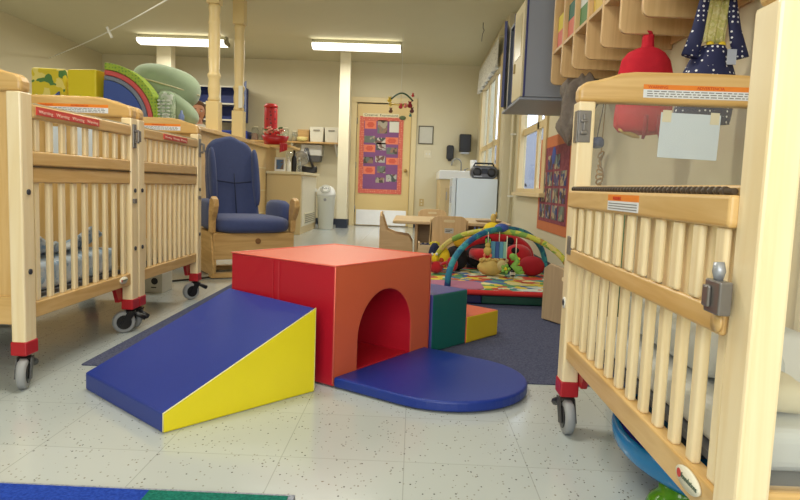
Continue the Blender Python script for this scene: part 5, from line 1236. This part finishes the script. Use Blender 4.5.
# books on top
for i, (y, x, c, h, lb) in enumerate(((4.45, .80, (150, 40, 60), .05, 'dark red box on top of the grey wall cupboard'), (4.45, .93, (60, 50, 110), .045, 'violet blue box on top of the cupboard, middle one'), (4.45, 1.05, (160, 60, 50), .055, 'brick red box on top of the cupboard, by the cubbies'))):
    m = MB(); m.box(x-.055, x+.055, y-.09, y+.09, 1.9305, 1.9305+h); m.build('storage_box', plain('tb_%d' % i, rgb(*c), .6), None, .006, loc=(x, y, 1.9305), label=lb, cat='box', group='boxes on the wall cupboard')
# poster on the wall
t = thing('wall_poster', 'orange bordered maroon poster of photos on the right wall under the cubbies', 'poster', (XW-.004, 5.2, .36))
py0, py1, pz0, pz1 = 4.66, 5.83, .345, 1.135
m = MB(); m.box(XW-.006, XW-.0005, py0, py1, pz0, pz1); m.build('border_sheet', plain('poster_orange', rgb(204, 118, 70), .75, .06, 20), t)
m = MB(); m.box(XW-.009, XW-.006, py0+.07, py1-.07, pz0+.08, pz1-.09); m.build('maroon_sheet', patches('maroon_print', [rgb(136, 60, 76), rgb(146, 70, 84), rgb(128, 52, 72)], 30), t)
random.seed(11)
for r in range(4):
    for c in range(4):
        if (r, c) in ((3, 3), (3, 0)): continue
        y = py0+.12+.245*c; z = pz0+.11+.135*r
        m = MB(); m.box(XW-.012, XW-.009, y, y+.19, z, z+.115)
        m.build('photograph', patches('pp%d' % ((r*4+c) % 5), [rgb(*[random.randint(60, 140) for _ in range(3)]), rgb(60, 70, 120), rgb(180, 160, 130), rgb(80, 60, 50), rgb(110, 100, 90)], 17+((r*4+c) % 5)), t)
m = MB(); m.ball((XW-.011, 5.25, .97), (.004, .07, .07), n=16); m.build('blue_cutout', plain('poster_blue', rgb(56, 80, 160), .7), t)
# bags hanging from the hooks
def hook_strap(m, x, y, z0, z1, w_=.014): m.tube([(x, y-.002, z0), (x, y, z1)], w_, 8)
t = thing('mesh_bag', 'dark grey sheer bag hanging from the far end of the cubbies', 'bag', (.99, 3.80, 1.0))
MESH = plain('charcoal_net', rgb(150, 140, 130), .85, .3, 60, bump=.6, bscale=120); MESH.node_tree.nodes['Principled BSDF'].inputs['Alpha'].default_value = .6
m = MB()
def sack(u, v):
    a = 2*pi*u; r = (.03+.062*sin(pi*min(1, v*1.02+.02))**.7*(1+.3*sin(v*9)))*(1+.22*sin(a*5+v*6)+.12*sin(a*9-v*8)); return (.955+r*1.05*cos(a)-.05*v, 3.80+r*.9*sin(a), 1.37-.40*v+.02*sin(a*3))
m.grid(sack, 60, 16, MESH, .003); m.build('sack', None, t)
m = MB(); m.tube([(1.0, 3.80, 1.38), (1.04, 3.84, 1.42), (1.075, 3.87, 1.43)], .014, 8, MESH); m.build('drawstring', None, t)
t = thing('blue_pouch', 'small blue pouch hanging low beneath the grey sheer bag', 'pouch', (1.05, 3.75, .93))
m = MB(); m.ball((1.03, 3.70, .965), (.03, .065, .032), n=16, lump=.05, pw=.7); m.build('pouch', plain('pouch_blue', rgb(48, 66, 120), .8), t)
m = MB(); m.tube([(1.03, 3.72, .985), (1.07, 3.76, 1.2), (1.075, 3.80, 1.41)], .003, 5); m.build('cord', BLACK, t)
t = thing('wicker_strip', 'narrow tan wicker ornament hanging on the wall beside the crib post', 'ornament', (1.08, 3.6, .7))
m = MB()
for i in range(9): m.tube([(1.10+.012*cos(a), 3.86+.035*cos(a+i), .70+.026*i+.018*sin(a)) for a in [2*pi*k/10 for k in range(10)]], .005, 6, closed=True)
m.tube([(1.10, 3.86, .91), (1.11, 3.86, 1.30), (1.12, 3.86, 1.41)], .003, 5); m.build('braid', plain('wicker_tan', rgb(176, 140, 84), .8), t)
# red bag
t = thing('red_jacket', 'red quilted jacket hanging from a cubby hook by its loop', 'jacket', (.98, 2.72, .92))
CRIM = plain('red_quilt', rgb(196, 22, 44), .85, .12, 30, bump=.5, bscale=90); 
yr = 2.70
m = MB()
prof = [(1.325, .020), (1.29, .021), (1.275, .024), (1.27, .045), (1.255, .072), (1.225, .094), (1.17, .106), (1.08, .110), (1.0, .112), (.96, .110), (.935, .09)]
def jk(u, v):
    a = 2*pi*u; k = v*(len(prof)-1); i = min(int(k), len(prof)-2); f = k-i; z = prof[i][0]*(1-f)+prof[i+1][0]*f; r = prof[i][1]*(1-f)+prof[i+1][1]*f
    return (.93+r*cos(a)*(1+.05*sin(a*7+z*20)), yr+(.02+r*.32)*sin(a)*(1+.05*sin(a*5)), z)
m.grid(jk, 48, 30, CRIM, .004); m.ball((.93, yr, .94), (.085, .04, .016), CRIM, n=16); m.build('body', None, t)
m = MB(); m.tube([(.93, yr, 1.33), (.95, yr+.01, 1.345), (1.075, yr+.0, 1.42)], [.018, .005, .004], 10, CRIM); m.build('loop', None, t)
for a in (-.02, .035):
    m = MB(); m.tube([(.945+a, yr-.05, 1.0), (.945+a, yr-.055, .94), (.945+a*1.3, yr-.05, .905)], [.012, .010, .006], 8); m.build('tie', plain('dark_crimson', rgb(150, 16, 40), .8), t)
m = MB(); m.ball((.875, yr-.01, .93), (.05, .02, .012), n=10, R=Matrix.Rotation(radians(20), 3, 'Y')); m.build('tan_lining', plain('lining_tan', rgb(214, 176, 96), .8), t)
# polka dot bag
t = thing('polka_dot_bag', 'navy bag with white dots and striped lining hanging above the right crib', 'bag', (.98, 2.22, 1.0))
DOT = spotted('navy_dots', rgb(28, 34, 76), rgb(226, 228, 232), 60, .24); yb_ = 2.26
m = MB()
for sx in (-1, 1):
    m.tube([(1.0+sx*.012, yb_, 1.42), (1.0+sx*.045, yb_-.01, 1.34), (1.0+sx*.062, yb_-.015, 1.24), (1.0+sx*.085, yb_-.02, 1.15)], [.012, .018, .022, .03], 10, DOT, flat=.6)
m.build('strap', None, t)
m = MB()
def pb(u, v):
    a = 2*pi*u; r = (.04+.055*min(1, v*2.2)**.8)*(1+.08*sin(a*3+v*3)); return (1.0+r*cos(a)-.03*v, yb_+(.02+r*.35)*sin(a), 1.19-.26*v)
m.grid(pb, 40, 16, DOT, .004); m.ball((.97, yb_, .94), (.10, .05, .018), DOT, n=14); m.build('body', None, t)
m = MB(); m.grid(lambda u, v: (.962+.078*u+.006*sin(v*5), yb_-.012-.006*sin(u*18), 1.41-.21*v), 24, 8, patches('lining_stripe', [rgb(206, 196, 130), rgb(190, 186, 110), rgb(214, 206, 150)], 60), .004); m.build('striped_lining', None, t)
m = MB(); m.box(1.02, 1.05, yb_-.065, yb_-.062, 1.12, 1.17, plain('tag_grey', rgb(170, 176, 190), .7)); m.build('tag', None, t)
for sx in (-1, 1):
    m = MB(); m.ball((1.0+sx*.02, yb_-.02, 1.195), (.014, .008, .01), plain('trim_yellow', rgb(226, 196, 50), .7), n=8); m.build('yellow_bow', None, t)

# spinning activity toy below the right crib
t = thing('activity_saucer', 'round blue plastic activity toy with green and red feet beneath the right crib', 'toy', (.73, 1.47, 0))
BP = plain('bright_blue_plastic', rgb(24, 130, 196), .15, .03); DBP = plain('deep_blue_plastic', rgb(34, 32, 140), .15, .03); GPz = plain('green_plastic', rgb(84, 150, 30), .15, .03); RPz = plain('saucer_red', rgb(176, 28, 30), .15, .03)
sc = (.80, 1.47, 0); MT = Matrix.Translation((.812, 1.46, .104)) @ Matrix.Rotation(radians(4), 4, 'X') @ Matrix.Translation((-.80, -1.47, -.125))
m = MB(MT); m.lathe([(.27, .098), (.300, .100), (.311, .112), (.315, .135), (.312, .150), (.304, .155), (.297, .150), (.293, .135)], sc, 'z', 44, BP); m.build('outer_ring', None, t)
m = MB(MT); m.lathe([(.0, .095), (.24, .097), (.285, .104), (.297, .148), (.280, .143), (.24, .128), (.12, .123), (0, .121)], sc, 'z', 40, DBP); m.build('tray', None, t)
m = MB(MT); m.lathe([(.045, .126), (.05, .15), (.03, .18), (0, .185)], (sc[0]-.17, sc[1]-.05, 0), 'z', 20, plain('dark_hub', rgb(50, 60, 70), .3)); m.build('spinner', None, t)
for (x, y, mt) in ((.60, 1.335, GPz), (.70, 1.225, RPz), (.95, 1.60, plain('saucer_yellow', rgb(226, 190, 40), .2))):
    m = MB(); m.lathe([(.064, 0), (.070, .010), (.064, .026), (.052, .036), (.046, .048), (.046, 0.07 if y < 1.5 else .09)], (x, y, 0), 'z', 26, mt); m.build('foot', None, t)
# green framed rack behind the right crib
t = thing('green_rack', 'green metal framed rack with a brown cloth, standing behind the right crib', 'rack', (1.0, 1.95, 0))
GM = plain('green_enamel', rgb(40, 104, 48), .35)
for (x, y) in ((.80, 1.99), (1.09, 1.99), (.80, 2.45), (1.09, 2.45)):
    m = MB(); m.tube([(x, y, .0), (x, y, .66)], .013, 10, GM); m.build('leg', None, t)
m = MB()
for (a, b) in (((.80, 1.99), (1.09, 1.99)), ((1.09, 1.99), (1.09, 2.45)), ((1.09, 2.45), (.80, 2.45)), ((.80, 2.45), (.80, 1.99))):
    for z in (.18, .66): m.tube([(a[0], a[1], z), (b[0], b[1], z)], .011, 8, GM)
m.build('rail', None, t)
m = MB(); m.box(.80, 1.09, 1.99, 2.45, .172, .18, GM); m.build('shelf_board', None, t)
t = thing('folded_cloth', 'brown and green patterned cloth folded on the green rack', 'cloth', (.95, 2.2, .19))
m = MB(); m.ball((.945, 2.22, .33), (.12, .19, .138), n=24, pw=.5, lump=.03); m.build('cloth', patches('brown_cloth', [rgb(120, 104, 76), rgb(96, 100, 80), rgb(140, 120, 90), rgb(80, 76, 64)], 16), t)

# the ids of parts sit under their things; nothing else to do
